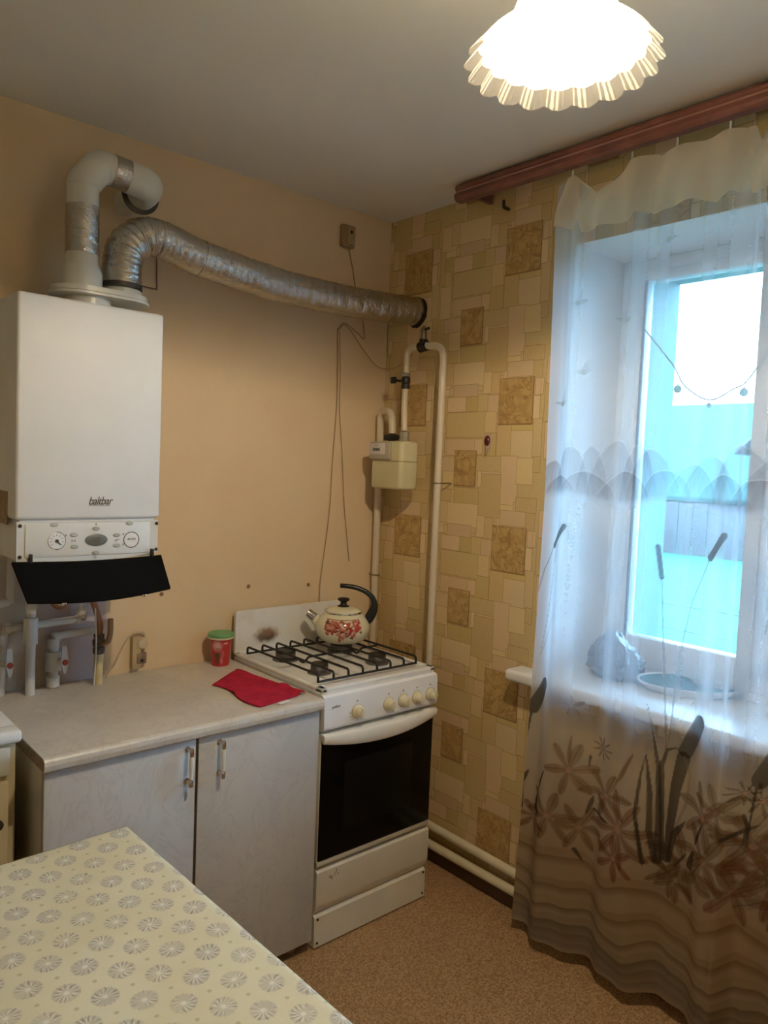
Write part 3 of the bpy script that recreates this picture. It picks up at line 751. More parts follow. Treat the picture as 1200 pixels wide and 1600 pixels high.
bm = B(); prism(bm, [(-1.277, 1.313), (-1.271, 1.313), (-1.270, 1.317), (-1.265, 1.316), (-1.265, 1.320), (-1.272, 1.320), (-1.273, 1.317), (-1.277, 1.318)], 'y', BY-.0026, BY-.0015); obj('symbol', bm, M_GREYPRINT, panel)
for x, z in ((BX0+.012, 1.362), (BX0+.012, 1.279), (BX1-.009, 1.362), (BX1-.009, 1.285)):
    bm = B(); disc(bm, (x, BY+.001, z), (0, -1, 0), .005, .003, 14, .001); obj('screw', bm, M_DARK, panel)
for x in (-1.505, -1.166):
    bm = B(); rbox(bm, x-.003, x+.003, BY-.014, BY+.004, BZ0-.004, BZ0+.022, .001); obj('hinge_pin', bm, M_BLACK, panel)
# the black flap hanging open
bm = B(); NX, NZ_ = 28, 8; vs = {}
for side in (0, 1):
    for i in range(NX+1):
        u = i/NX
        for j in range(NZ_+1):
            w = j/NZ_
            x = BX0-.010+u*(BX1-BX0+.012) + w*(.020*(1-u)+.004)
            sag = -.012*math.sin(PI*u)
            y = BY-.012 - .060*w - .014*math.sin(PI*u)*w
            z = BZ0+.004-.10*w - (1-w)*.006*math.sin(PI*u) + sag*w*.9 + .008*u*w
            n = Vector((0, -.8, .5))*(-.009 if side else 0)
            vs[side, i, j] = bm.verts.new(Vector((x, y, z))+n)
for side in (0, 1):
    for i in range(NX):
        for j in range(NZ_): bm.faces.new([vs[side, i, j], vs[side, i+1, j], vs[side, i+1, j+1], vs[side, i, j+1]])
for i in range(NX):
    for j in (0, NZ_): bm.faces.new([vs[0, i, j], vs[0, i+1, j], vs[1, i+1, j], vs[1, i, j]])
for j in range(NZ_):
    for i in (0, NX): bm.faces.new([vs[0, i, j], vs[0, i, j+1], vs[1, i, j+1], vs[1, i, j]])
flap = obj('flap', bm, plain('black_felt', (.006, .006, .006), .95, var=.1, spec=.05), boiler)
flap['label'] = 'black inner side of the opened flap'
for x, z in ((-1.445, 1.168), (-1.226, 1.172)):
    bm = B(); rbox(bm, x-.006, x+.006, BY-.092, BY-.084, z-.009, z-.003, .001); obj('clip', bm, M_CHROME, flap)
bm = B(); rbox(bm, BX0-.001, BX0+.002, -.24, -.10, 1.36, 1.45); obj('side_sticker', bm, plain('tan_sticker', (.34, .24, .15), .6, var=.2, vs=40), boiler)
logo = text_mesh('logo', 'baltbar', .036, M_DARKPRINT, boiler, Matrix.Translation((-1.320, BY-.0012, 1.428)) @ Matrix.Rotation(PI/2, 4, 'X') @ Matrix.Diagonal((.72, .9, 1, 1)), .3, space=.92)
bm = B(); rbox(bm, -1.352, -1.292, BY-.0015, BY+.001, 1.4145, 1.4165); obj('logo_underline', bm, M_GREYPRINT, boiler)

# ---- flue
M_FLUE = plain('flue_white', (.70, .67, .59), .3, var=.04)
def foil(name, sc):
    t = NT(name); p = t.pos()
    v = t.n('ShaderNodeTexVoronoi', feature='SMOOTH_F1'); t.set(v.inputs['Vector'], p); v.inputs['Scale'].default_value = sc
    h = t.math('ADD', t.math('MULTIPLY', v.outputs['Distance'], 1.0), t.math('MULTIPLY', t.noise(p, sc*2.0, 4, .65, .8), .9))
    c = t.mix(t.noise(p, sc*.3, 3), (.46, .44, .41), (.62, .61, .59))
    return t.done(t.bsdf(c, .16, 1.0, t.bump(h, .55, .006)))
M_FOIL = foil('crinkled_foil', 46)
flue = thing('flue_pipe', 'white exhaust pipe bending from the boiler top to the wall', 'pipe', (-1.343, -.2, 2.035))
FR = .0435
bm = B(); lathe(bm, [(.056, 2.026), (.056, 2.075), (.050, 2.085), (FR, 2.10), (FR, 2.318)], 32, (-1.343, -.2, 0)); obj('vertical_pipe', bm, M_FLUE, flue)
bm = B(); tube(bm, [(-1.343, -.2, 2.312), (-1.343, -.2, 2.322), (-1.300, -.2, 2.380), (-1.285, -.2, 2.384)], [FR+.002]*4, 32); obj('elbow', bm, M_FLUE, flue)
bm = B(); tube(bm, [(-1.293, -.2, 2.384), (-1.178, -.2, 2.372)], FR, 32); obj('horizontal_pipe', bm, M_FLUE, flue)
bm = B(); tube(bm, smooth_path([(-1.215, -.2, 2.376), (-1.178, -.2, 2.372), (-1.152, -.188, 2.369), (-1.140, -.155, 2.366), (-1.138, -.12, 2.364)], 5), FR+.003, 32); obj('end_elbow', bm, M_FLUE, flue)
bm = B(); tube(bm, [(-1.138, -.135, 2.3645), (-1.138, .02, 2.362)], FR-.004, 32); obj('wall_pipe', bm, M_FLUE, flue)
bm = B(); lathe(bm, [(FR+.014, 0), (FR+.016, .010), (FR+.004, .013)], 32, M=axis_m((-1.138, -.108, 2.3637), (0, -1, -.02))); obj('collar', bm, M_DARK, flue)
bm = B(); tube(bm, [(-1.343, -.2, 2.125+i*.006) for i in range(23)], FR+.0022, 32, wob=lambda i, k: .02*mnoise.noise((i*.7, k*.6, 1))); obj('foil_tape', bm, M_FOIL, flue)
bm = B(); tube(bm, [(-1.262+i*.006, -.2, 2.3808-i*.0006) for i in range(9)], FR+.0022, 32, wob=lambda i, k: .02*mnoise.noise((i*.7, k*.6, 5))); obj('foil_tape', bm, M_FOIL, flue)
adp = thing('flue_adapter', 'oval white twin flue plate on top of the boiler', 'flue plate', (-1.29, -.2, BZ1))
def oval(x0, x1, r, n=20):
    pts = []
    for k in range(n+1): a = PI/2+PI*k/n; pts.append((x0+r*math.cos(a), -.2+r*math.sin(a)))
    for k in range(n+1): a = -PI/2+PI*k/n; pts.append((x1+r*math.cos(a), -.2+r*math.sin(a)))
    return pts
bm = B(); prism(bm, oval(-1.345, -1.235, .082), 'z', 2.012, 2.026); prism(bm, oval(-1.345, -1.235, .086), 'z', 2.003, 2.010); obj('plate', bm, M_FLUE, adp)
bm = B(); prism(bm, oval(-1.345, -1.235, .079), 'z', 2.0095, 2.0125); obj('gasket', bm, M_DARK, adp)
bm = B(); lathe(bm, [(.064, BZ1-.002), (.064, 2.004)], 32, (-1.325, -.2, 0)); obj('riser', bm, M_FLUE, adp)
bm = B(); lathe(bm, [(.056, 2.025), (.056, 2.046), (.052, 2.0485)], 32, (-1.222, -.19, 0)); obj('spigot', bm, M_FLUE, adp)

# ---- flexible foil duct
duct = thing('foil_duct', 'crinkled silver flexible duct running from the boiler to the right wall', 'duct', (-1.22, -.185, 2.06))
dp = smooth_path([(-1.222, -.19, 2.050), (-1.222, -.19, 2.118), (-1.208, -.185, 2.172), (-1.170, -.18, 2.212), (-1.122, -.18, 2.226), (-1.075, -.18, 2.220), (-.976, -.18, 2.197), (-.879, -.18, 2.186), (-.757, -.18, 2.173), (-.628, -.18, 2.165), (-.489, -.18, 2.163), (-.31, -.175, 2.167), (-.115, -.17, 2.179), (.03, -.168, 2.188)], 22)
nD = len(dp)
def dwob(i, k):
    f = i/nD
    bend = max(0, 1-abs(f-.22)/.16)
    a = 2*PI*k/40
    return .012*math.sin(i*1.25) + .06*bend*math.sin(i*.8+1.5*math.sin(a+.5))*.7 + .035*mnoise.noise((i*.22, math.cos(a)*1.6, math.sin(a)*1.6)) + .015*mnoise.noise((i*.9, math.cos(a)*4, math.sin(a)*4))
obj('hose', tube(B(), dp, [.0565]*nD, 40, wob=dwob), M_FOIL, duct, angle=70)
bm = B(); tube(bm, [(-1.222, -.19, 2.050), (-1.222, -.19, 2.064)], .0585, 32); obj('clamp', bm, M_DARK, duct)
for f in (.47, .55):
    i = int(nD*f); bm = B(); tube(bm, dp[i:i+4], .0575, 32, wob=lambda i, k: .015*mnoise.noise((i*.7, k*.6, 5))); obj('foil_band', bm, M_FOIL, duct)
# ragged hole where the duct meets the wall
bm = B(); rr = random.Random(3)
prof = []
ring0, ring1 = [], []
for k in range(36):
    a = 2*PI*k/36; side = max(0, math.cos(a-PI-.5))
    r1 = .057+(.009+.004*rr.random())*side**.8+.003*rr.random()
    ring0.append(bm.verts.new((-.003, -.169+.050*math.cos(a), 2.186+.050*math.sin(a)))); ring1.append(bm.verts.new((-.003, -.169+r1*math.cos(a), 2.186+r1*math.sin(a))))
for k in range(36): bm.faces.new((ring0[k], ring0[(k+1) % 36], ring1[(k+1) % 36], ring1[k]))
struct(obj('ragged_edge', bm, plain('soot_black', (.02, .013, .01), .95), wall_right))

# ================================================================== GAS METER AND PIPES
M_METER = plain('meter_cream', (.62, .55, .33), .4, var=.03)
meter = thing('gas_meter', 'cream gas meter hanging in the corner on white pipes', 'meter', (-.12, -.217, 1.47))
def rrect(x0, x1, y0, y1, r, n=5):
    out = []
    for cx_, cy_, a0 in ((x1-r, y1-r, 0), (x0+r, y1-r, PI/2), (x0+r, y0+r, PI), (x1-r, y0+r, 1.5*PI)):
        for k in range(n+1): out.append((cx_+r*math.cos(a0+k/n*PI/2), cy_+r*math.sin(a0+k/n*PI/2)))
    return out
def soft_case(z0, z1, d, top):
    bm = B(); rings = []
    zs = [(z0, 0), (z1-.008, 0), (z1-.003, .003), (z1, .009)] if top else [(z0, .009), (z0+.003, .003), (z0+.008, 0), (z1, 0)]
    for z, ins in zs: rings.append([bm.verts.new((x, y, z)) for x, y in rrect(-.172-d+ins, -.078+d-ins, -.306-d+ins, -.128+d-ins, .018)])
    n = len(rings[0])
    for i in range(3):
        for k in range(n): bm.faces.new((rings[i][k], rings[i][(k+1) % n], rings[i+1][(k+1) % n], rings[i+1][k]))
    bm.faces.new(rings[0][::-1]); bm.faces.new(rings[-1]); return bm
obj('upper_case', soft_case(1.581, 1.657, 0, True), M_METER, meter)
obj('lower_case', soft_case(1.470, 1.577, .001, False), M_METER, meter)
bm = B(); prism(bm, rrect(-.1745, -.0755, -.3085, -.1255, .019), 'z', 1.577, 1.581); obj('seam', bm, plain('meter_seam', (.36, .29, .15), .5), meter, smooth=False)
bm = B(); rbox(bm, -.186, -.168, -.250, -.132, 1.585, 1.652, .005, 3); head = obj('counter_head', bm, plain('meter_head', (.42, .37, .28), .45), meter)
bm = B(); rbox(bm, -.1885, -.185, -.226, -.134, 1.603, 1.648, .002); obj('counter_plate', bm, plain('counter_plate', (.66, .60, .58), .4), head)
R_x = Matrix(((0, 0, -1, 0), (-1, 0, 0, 0), (0, 1, 0, 0), (0, 0, 0, 1)))
text_mesh('counter_digits', '00405', .017, M_DARKPRINT, head, Matrix.Translation((-.1893, -.179, 1.622)) @ R_x, 0, .0006)
text_mesh('counter_unit', 'm3', .009, M_GREYPRINT, head, Matrix.Translation((-.1893, -.179, 1.639)) @ R_x, 0, .0004)
bm = B(); lathe(bm, [(.017, 1.655), (.017, 1.684), (.013, 1.688)], 16, (-.10, -.168, 0)); rbox(bm, -.128, -.082, -.205, -.148, 1.662, 1.684, .003); obj('left_port', bm, M_BLACK, meter)
bm = B(); lathe(bm, [(.022, 1.655), (.022, 1.668), (.018, 1.670), (.020, 1.678), (.020, 1.694), (.014, 1.697)], 8, (-.10, -.238, 0)); obj('right_port', bm, plain('union_nut', (.40, .36, .26), .45, .4), meter)
M_GASPIPE = plain('gas_pipe_paint', (.66, .56, .42), .38, var=.04)
gp = thing('gas_inlet_pipe', 'white gas pipe looping from meter over the black tee and down behind the stove', 'pipe', (-.08, -.41, .85))
bm = B(); tube(bm, elbow_path([(-.10, -.238, 1.698), (-.09, -.222, 1.80), (-.08, -.213, 1.868)], .04), .0125, 16); obj('lower_pipe', bm, M_GASPIPE, gp)
bm = B(); tube(bm, elbow_path([(-.08, -.213, 1.925), (-.08, -.213, 2.026), (-.08, -.292, 2.026)], .045, 8), .0125, 16); obj('bend', bm, M_GASPIPE, gp)
bm = B(); tube(bm, elbow_path([(-.08, -.318, 2.026), (-.08, -.415, 2.016), (-.08, -.413, .80)], .055, 8), .0135, 16); obj('drop_pipe', bm, M_GASPIPE, gp)
bm = B(); lathe(bm, [(.013, 1.866), (.017, 1.868), (.017, 1.884), (.014, 1.886), (.018, 1.890), (.018, 1.908), (.014, 1.912), (.014, 1.928)], 16, (-.08, -.213, 0)); v = obj('valve', bm, M_DARK, gp)
bm = B(); rod(bm, (-.10, -.205, 1.896), (-.128, -.196, 1.896), .005, 8); rbox(bm, -.134, -.120, -.205, -.18, 1.884, 1.910, .003); obj('lever', bm, M_BLACK, v)
bm = B(); lathe(bm, [(.019, 1.914), (.019, 1.926)], 6, (-.08, -.213, 0)); obj('nut', bm, M_CHROME, v)
bm = B(); rod(bm, (-.08, -.286, 2.022), (-.08, -.324, 2.028), .021, 12); rod(bm, (-.08, -.303, 2.02), (-.08, -.303, 2.052), .016, 12); tee = obj('tee', bm, M_BLACK, gp)
bm = B(); lathe(bm, [(.015, 2.046), (.015, 2.056), (.0125, 2.058), (.013, 2.090), (.010, 2.096), (.005, 2.104)], 16, (-.08, -.303, 0)); obj('bleed_valve', bm, plain('worn_steel', (.30, .26, .20), .3, .9), tee)
bm = B(); rod(bm, (-.08, -.303, 2.088), (-.09, -.340, 2.089), .0055, 8); obj('spout', bm, M_BLACK, tee)
bm = B(); tube(bm, [(-.08+.015*math.cos(a), -.411+.015*math.sin(a), 1.502) for a in [2*PI*k/20 for k in range(21)]], .003, 6); rod(bm, (-.065, -.411, 1.502), (0.0, -.411, 1.502), .003, 6); obj('pipe_clip', bm, M_BRASS, gp)
gr = thing('gas_riser', 'white gas riser curving from the meter down the corner', 'pipe', (-.055, -.04, .8))
bm = B(); tube(bm, elbow_path([(-.10, -.168, 1.689), (-.098, -.160, 1.775), (-.060, -.045, 1.790), (-.052, -.040, 1.66), (-.048, -.040, .80)], .05, 8), .0145, 16); obj('bent_pipe', bm, M_GASPIPE, gr)
bm = B(); tube(bm, [(-.048+.016*math.cos(a), -.04+.016*math.sin(a), 1.10) for a in [2*PI*k/16 for k in range(17)]], .003, 6); rod(bm, (-.048, -.028, 1.10), (-.048, 0, 1.10), .003, 6); obj('pipe_clip', bm, M_BRASS, gr)

# ---- detector and cables on the back wall
det = thing('wall_detector', 'small brown boxed detector high on the wall near the corner', 'detector', (-.24, 0, 2.46))
bm = B(); rbox(bm, -.275, -.212, -.026, -.001, 2.418, 2.502, .005, 3); obj('housing', bm, plain('aged_brown_plastic', (.28, .19, .10), .3, var=.1), det)
bm = B(); rbox(bm, -.255, -.222, -.031, -.024, 2.426, 2.494, .003); obj('cover', bm, plain('tan_plastic', (.42, .31, .18), .25), det)
bm = B(); disc(bm, (-.238, -.030, 2.474), (0, -1, 0), .007, .004, 14); obj('grille', bm, M_BLACK, det)
def cable(name, label, pts, r=.0022, m=M_WIRE, n=6):
    return tag(obj(name, tube(B(), smooth_path(pts, n), r, 6), m), label, 'cable', None)
cable('detector_cable', 'thin cable from the brown detector passing behind the duct', [(-.228, -.006, 2.415), (-.204, -.005, 2.344), (-.189, -.005, 2.283), (-.16, -.005, 2.20), (-.142, -.005, 2.15), (-.130, -.005, 2.078), (-.16, -.005, 2.09), (-.231, -.005, 2.123), (-.262, -.005, 2.10), (-.268, -.005, 2.08), (-.262, -.005, 1.93), (-.26, -.005, 1.777), (-.27, -.005, 1.56), (-.276, -.005, 1.365), (-.300, -.005, 1.158), (-.31, -.005, 1.05), (-.303, -.005, .90)])
cable('meter_cable', 'thin cable sagging from the wall to the gas pipe above the meter', [(-.268, -.009, 2.09), (-.24, -.009, 2.115), (-.21, -.010, 2.10), (-.14, -.015, 2.03), (-.075, -.03, 1.968), (-.05, -.09, 1.958), (-.064, -.185, 1.975), (-.066, -.228, 2.005)])
cable('hanging_cable', 'loose frayed cable end hanging beside the long cable on the wall', [(-.262, -.010, 2.085), (-.250, -.009, 1.93), (-.247, -.009, 1.778), (-.225, -.009, 1.60), (-.205, -.009, 1.40), (-.187, -.009, 1.285), (-.167, -.009, 1.16)], .0016)
cable('wire_loop', 'thin wire bent at a right angle on the wall beside the flue', [(-1.20, -.006, 2.122), (-1.095, -.006, 2.114), (-1.035, -.006, 2.112), (-1.029, -.006, 2.118), (-1.030, -.006, 2.15), (-1.032, -.006, 2.26)], .0022, plain('dark_wire', (.16, .10, .05), .6), 3)
for i, (x, z) in enumerate(((-.985, 1.088), (-.640, 1.089), (-.366, 1.075))):
    bm = B(); disc(bm, (x, -.001, z), (0, -1, 0), .007, .004, 14, .001)
    tag(obj('wall_plug', bm, plain('rusty_plug', (.24, .14, .07), .6)), ['small brown wall plug under the boiler edge at left', 'small brown wall plug above the left end of the stove', 'small brown wall plug by the cable above the kettle'][i], 'plug', 'wall plugs')

hk = thing('clear_wall_hook', 'small clear hook with a dark red centre on the wallpaper', 'hook', (0, -.59, 1.665))
bm = B(); prism(bm, [(-.606, 1.692), (-.574, 1.692), (-.580, 1.640), (-.59, 1.625), (-.600, 1.640)], 'x', -.009, -.0015); obj('plate', bm, plain('clear_plastic', (.55, .42, .36), .15), hk)
bm = B(); bmesh.ops.create_uvsphere(bm, u_segments=16, v_segments=10, radius=1, matrix=Matrix.Translation((-.010, -.59, 1.667)) @ Matrix.Diagonal((.009, .013, .019, 1))); obj('bead', bm, plain('dark_red', (.10, .015, .02), .2), hk)
bm = B(); tube(bm, smooth_path([(-.008, -.597, 1.645), (-.014, -.595, 1.63), (-.016, -.59, 1.612), (-.014, -.585, 1.63), (-.008, -.583, 1.645)], 4), .0015, 6); obj('wire_hook', bm, M_BRASS, hk)

# ---- heating pipes along the floor
for i, (z, x, lb) in enumerate(((.150, -.034, 'upper cream heating pipe along the window wall'), (.082, -.036, 'lower cream heating pipe along the window wall'))):
    tag(obj('heating_pipe', tube(B(), [(x, -.06, z+.012*(1-i)), (x, -1.0, z-.006+.006*i), (x, -2.6, z-.01+.01*i)], .0165, 16), M_CREAM), lb, 'pipe', 'heating pipes on the window wall')

# ---- water pipes, valves and socket under the boiler
CT = .83
M_PPR = plain('grey_white_pipe', (.60, .57, .52), .4, var=.06)
def pipe(name, label, pts, r=.0115, rad=.012, extra=(), m=M_PPR):
    t_ = thing(name, label, 'pipe', pts[-1], 'water pipes under the boiler')
    obj('tube', tube(B(), elbow_path(pts, rad, 4), r, 14), m, t_)
    for (a, b, rr) in extra: obj('coupling', tube(B(), [a, b], rr, 14), m, t_)
    return t_
pipe('water_pipe', 'thick white vertical pipe with a tee, left of the boiler flap middle', [(-1.43, -.072, BZ0-.003), (-1.43, -.072, CT)], .014, extra=(((-1.43, -.072, .985), (-1.43, -.072, 1.065), .020), ((-1.43, -.072, 1.09), (-1.43, -.072, 1.115), .018)))
pA = pipe('water_pipe', 'white pipe stepping left under the boiler behind the thick vertical pipe', [(-1.268, -.035, BZ0-.003), (-1.268, -.035, 1.038), (-1.492, -.035, 1.030), (-1.502, -.035, CT)], .0115, .02, extra=(((-1.268, -.035, 1.075), (-1.268, -.035, 1.030), .0155), ((-1.285, -.035, 1.037), (-1.257, -.035, 1.038), .0155), ((-1.478, -.035, 1.030), (-1.494, -.035, 1.030), .016), ((-1.497, -.035, 1.02), (-1.4985, -.035, .985), .016)))
pB = pipe('water_pipe', 'short white pipe bending down to the red tapped valve', [(-1.222, -.03, .995), (-1.348, -.035, .992), (-1.352, -.035, CT)], .0125, .02, extra=(((-1.338, -.035, .992), (-1.352, -.035, .986), .018), ((-1.352, -.035, .985), (-1.352, -.035, .955), .018), ((-1.352, -.035, .945), (-1.352, -.035, .885), .024), ((-1.352, -.035, .865), (-1.352, -.035, .835), .020)))
for par, x, z in ((pB, -1.335, .917), (pA, -1.492, .930)):
    bm = B(); rod(bm, (x-.01, -.04, z), (x+.005, -.075, z), .010, 12); vb = obj('valve_stem', bm, M_PPR, par)
    bm = B(); prism(bm, [(x-.005, z+.05), (x+.008, z+.05), (x+.013, z), (x+.008, z-.032), (x, z-.036), (x-.008, z)], 'y', -.082, -.074); obj('valve_handle', bm, M_PPR, par)
    bm = B(); disc(bm, (x+.003, -.081, z), (0, -1, 0), .009, .006, 14, .002); k_ = obj('red_cap', bm, M_RED, par); k_['label'] = 'red cap'
gs = thing('gas_valve_pipe', 'yellowed gas pipe with dark valve rising from the worktop', 'pipe', (-1.226, -.07, CT))
bm = B(); rod(bm, (-1.226, -.07, CT-.0), (-1.224, -.07, .935), .0145, 16); obj('lower_pipe', bm, plain('yellowed_paint', (.60, .50, .26), .4, var=.12, vs=20), gs)
bm = B(); lathe(bm, [(.016, .928), (.019, .931), (.019, .948), (.015, .950), (.020, .956), (.020, .972), (.015, .976), (.017, .980), (.017, .990)], 10, (-1.224, -.07, 0)); obj('valve_body', bm, plain('pitted_steel', (.13, .105, .08), .55, .4, var=.4, vs=90), gs)
bm = B(); tube(bm, smooth_path([(-1.218, -.088, .960), (-1.206, -.098, .970), (-1.200, -.10, 1.0), (-1.200, -.10, 1.042)], 4), [.006]*4+[.009]*9, 10); obj('lever', bm, plain('brown_lever', (.30, .18, .09), .5, var=.1), gs)
bm = B(); tube(bm, smooth_path([(-1.224, -.07, .988), (-1.222, -.07, 1.02), (-1.236, -.075, 1.07), (-1.252, -.085, 1.12), (-1.256, -.09, BZ0-.003)], 6), .0105, 12); obj('copper_pipe', bm, M_COPPER, gs)
bm = B(); tube(bm, smooth_path([(-1.40, -.10, BZ0-.003), (-1.395, -.12, 1.15), (-1.372, -.13, 1.105), (-1.345, -.12, 1.12), (-1.325, -.10, 1.18), (-1.32, -.10, BZ0-.003)], 6), .0115, 12)
tag(obj('copper_loop', bm, M_COPPER), 'copper pipe loop peeking out under the black flap', 'pipe')
bm = B(); rod(bm, (-1.485, -.05, 1.115), (-1.540, -.05, 1.105), .014, 12); rod(bm, (-1.478, -.05, BZ0-.003), (-1.482, -.05, 1.11), .013, 12); rod(bm, (-1.54, -.05, 1.105), (-1.75, -.05, 1.10), .012, 12)
tag(obj('supply_pipe', bm, M_PPR), 'pale pipe leaving the left bottom corner of the boiler', 'pipe')
cable('white_cable', 'thin pale cable hanging beside the gas valve', [(-1.240, -.085, 1.20), (-1.243, -.085, 1.08), (-1.238, -.085, .96), (-1.243, -.085, .832)], .0026, M_PPR, 5)
so = thing('wall_outlet', 'small worn socket with a round cap above the worktop', 'outlet', (-1.06, 0, .87))
bm = B(); rbox(bm, -1.092, -1.062, -.022, -.001, .845, .952, .003); obj('cover_plate', bm, plain('aged_plate', (.50, .38, .22), .5), so)
bm = B(); lathe(bm, [(.012, 0), (.020, .004), (.022, .014), (.016, .024), (.004, .026)], 20, M=axis_m((-1.058, -.002, .928), (0, -1, 0))); obj('round_cap', bm, plain('ivory_plastic', (.62, .50, .33), .3), so)
bm = B(); rbox(bm, -1.078, -1.042, -.024, -.001, .860, .898, .004); obj('socket_block', bm, plain('brown_block', (.20, .14, .08), .5, var=.3, vs=40), so)
bm = B(); disc(bm, (-1.060, -.024, .872), (0, -1, 0), .005, .002, 12); obj('socket_hole', bm, M_BLACK, so)
cable('outlet_cable', 'thin ivory cable looping from the worktop up to the socket', [(-1.182, -.03, .836), (-1.15, -.02, .875), (-1.115, -.014, .935), (-1.095, -.014, .962), (-1.07, -.014, .968), (-1.05, -.012, .962), (-1.046, -.010, .94)], .0032, plain('ivory_cable', (.58, .46, .30), .5), 6)

# ================================================================== WORKTOP, CABINETS
M_MARBLE = marble('grey_marble_laminate', (.60, .585, .56), (.42, .41, .42), .42, 2.6)
M_TOP = marble('worn_white_laminate', (.66, .60, .51), (.44, .37, .29), .38, 4.0)
WX0, WX1, WY = -1.552, -.722, -.600
bm = B(); prism(bm, [(-.004, CT), (-.004, CT-.034), (WY+.004, CT-.034), (WY, CT-.030), (WY-.002, CT-.018), (WY, CT-.008), (WY+.004, CT-.003), (WY+.012, CT)], 'x', WX0, WX1)
wt = tag(obj('worktop', bm, M_TOP, smooth=False), 'worn white marbled worktop beside the stove', 'worktop')
bm = B(); rbox(bm, WX0-.0012, WX0+.001, WY+.006, -.01, CT-.032, CT-.003); obj('edge_strip', bm, plain('bare_chipboard', (.30, .21, .13), .8, var=.2, vs=60), wt)
cab = thing('base_cabinet', 'grey marbled two door base cabinet left of the stove', 'cabinet', (-1.14, -.3, 0))
ZB, ZT = .055, CT-.036
bm = B(); rbox(bm, -1.545, -1.529, -.560, -.02, ZB, ZT); rbox(bm, -.738, -.722, -.560, -.02, ZB, ZT); rbox(bm, -1.53, -.738, -.56, -.02, ZB, ZB+.016); rbox(bm, -1.53, -.738, -.03, -.02, ZB, ZT); rbox(bm, -1.53, -.738, -.56, -.45, ZT-.016, ZT)
obj('carcass', bm, plain('dirty_white_board', (.64, .57, .45), .6, var=.1), cab, smooth=False)
def handle(par, x, z0, z1, y):
    bm = B(); lathe(bm, [(.004, z0+.016), (.0055, z0+.022), (.0062, (z0+z1)/2), (.0055, z1-.022), (.004, z1-.016)], 12, (x, y-.026, 0))
    h = obj('handle', bm, plain('ivory_grip', (.84, .80, .68), .25), par); h['label'] = 'cream handle grip with chrome ends'
    for z, d in ((z0, 1), (z1, -1)):
        bm = B(); rod(bm, (x, y-.001, z+d*.006), (x, y-.026, z+d*.006), .0045, 10)
        lathe(bm, [(.001, z-d*.006), (.006, z-d*.002), (.007, z+d*.010), (.006, z+d*.018), (.0045, z+d*.020)], 12, (x, y-.026, 0))
        disc(bm, (x, y, z+d*.006), (0, -1, 0), .008, .003, 14)
        obj('handle_end', bm, M_CHROME, h)
M_EDGE = plain('door_edging', (.42, .34, .24), .6)
for x0, x1, hx, z1 in ((-1.546, -1.146, -1.172, ZT-.004), (-1.137, -.724, -1.074, ZT+.001)):
    bm = B(); rbox(bm, x0, x1, -.580, -.5615, .042, z1, .0025); d = obj('door', bm, M_MARBLE, cab)
    bm = B(); rbox(bm, x0-.0006, x0+.0008, -.5795, -.562, .046, z1-.004); obj('door_edge', bm, M_EDGE, d)
    bm = B(); rbox(bm, x1-.0008, x1+.0006, -.5795, -.562, .046, z1-.004); obj('door_edge', bm, M_EDGE, d)
    handle(cab, hx, .672, .772, -.580)
for x in (-1.50, -.77):
    for y in (-.52, -.08):
        bm = B(); lathe(bm, [(.022, 0), (.020, .03), (.016, ZB)], 14, (x, y, 0)); obj('foot', bm, plain('grey_foot', (.36, .31, .25), .6), cab)
# sink unit at the left
sk = thing('sink_unit', 'cream sink cabinet with white enamel basin top at the left edge', 'sink', (-1.9, -.25, 0))
M_SKCAB = plain('cream_cabinet', (.58, .50, .33), .55, var=.05)
bm = B(); rbox(bm, -2.25, -1.585, -.485, -.02, .08, .845); obj('carcass', bm, M_SKCAB, sk, smooth=False)
bm = B(); rbox(bm, -2.24, -1.603, -.500, -.486, .10, .755, .003); dd_ = obj('door', bm, M_SKCAB, sk)
bm = B(); lathe(bm, [(.006, 0), (.006, .010), (.013, .014), (.013, .022), (.006, .026)], 14, M=axis_m((-1.632, -.5, .66), (0, -1, 0))); obj('knob', bm, M_DARK, dd_)
bm = B(); rbox(bm, -2.24, -1.60, -.497, -.486, .77, .838, .002); obj('apron', bm, plain('pale_apron', (.60, .58, .50), .5), sk)
bm = B(); rbox(bm, -2.25, -1.585, -.44, -.04, 0, .085); obj('plinth', bm, M_DARK, sk)
bm = B()
rbox(bm, -2.27, -1.572, -.500, -.44, .846, .878, .010, 3); rbox(bm, -2.27, -1.572, -.06, -.012, .846, .878, .010, 3)
rbox(bm, -1.64, -1.572, -.45, -.05, .846, .878, .010, 3); rbox(bm, -2.27, -2.20, -.45, -.05, .846, .878, .010, 3)
rbox(bm, -2.21, -1.63, -.45, -.05, .70, .712); rbox(bm, -1.65, -1.638, -.45, -.05, .70, .86); rbox(bm, -2.21, -2.198, -.45, -.05, .70, .86); rbox(bm, -2.21, -1.63, -.452, -.44, .70, .86); rbox(bm, -2.21, -1.63, -.06, -.048, .70, .86)
obj('basin', bm, M_WHITE, sk)

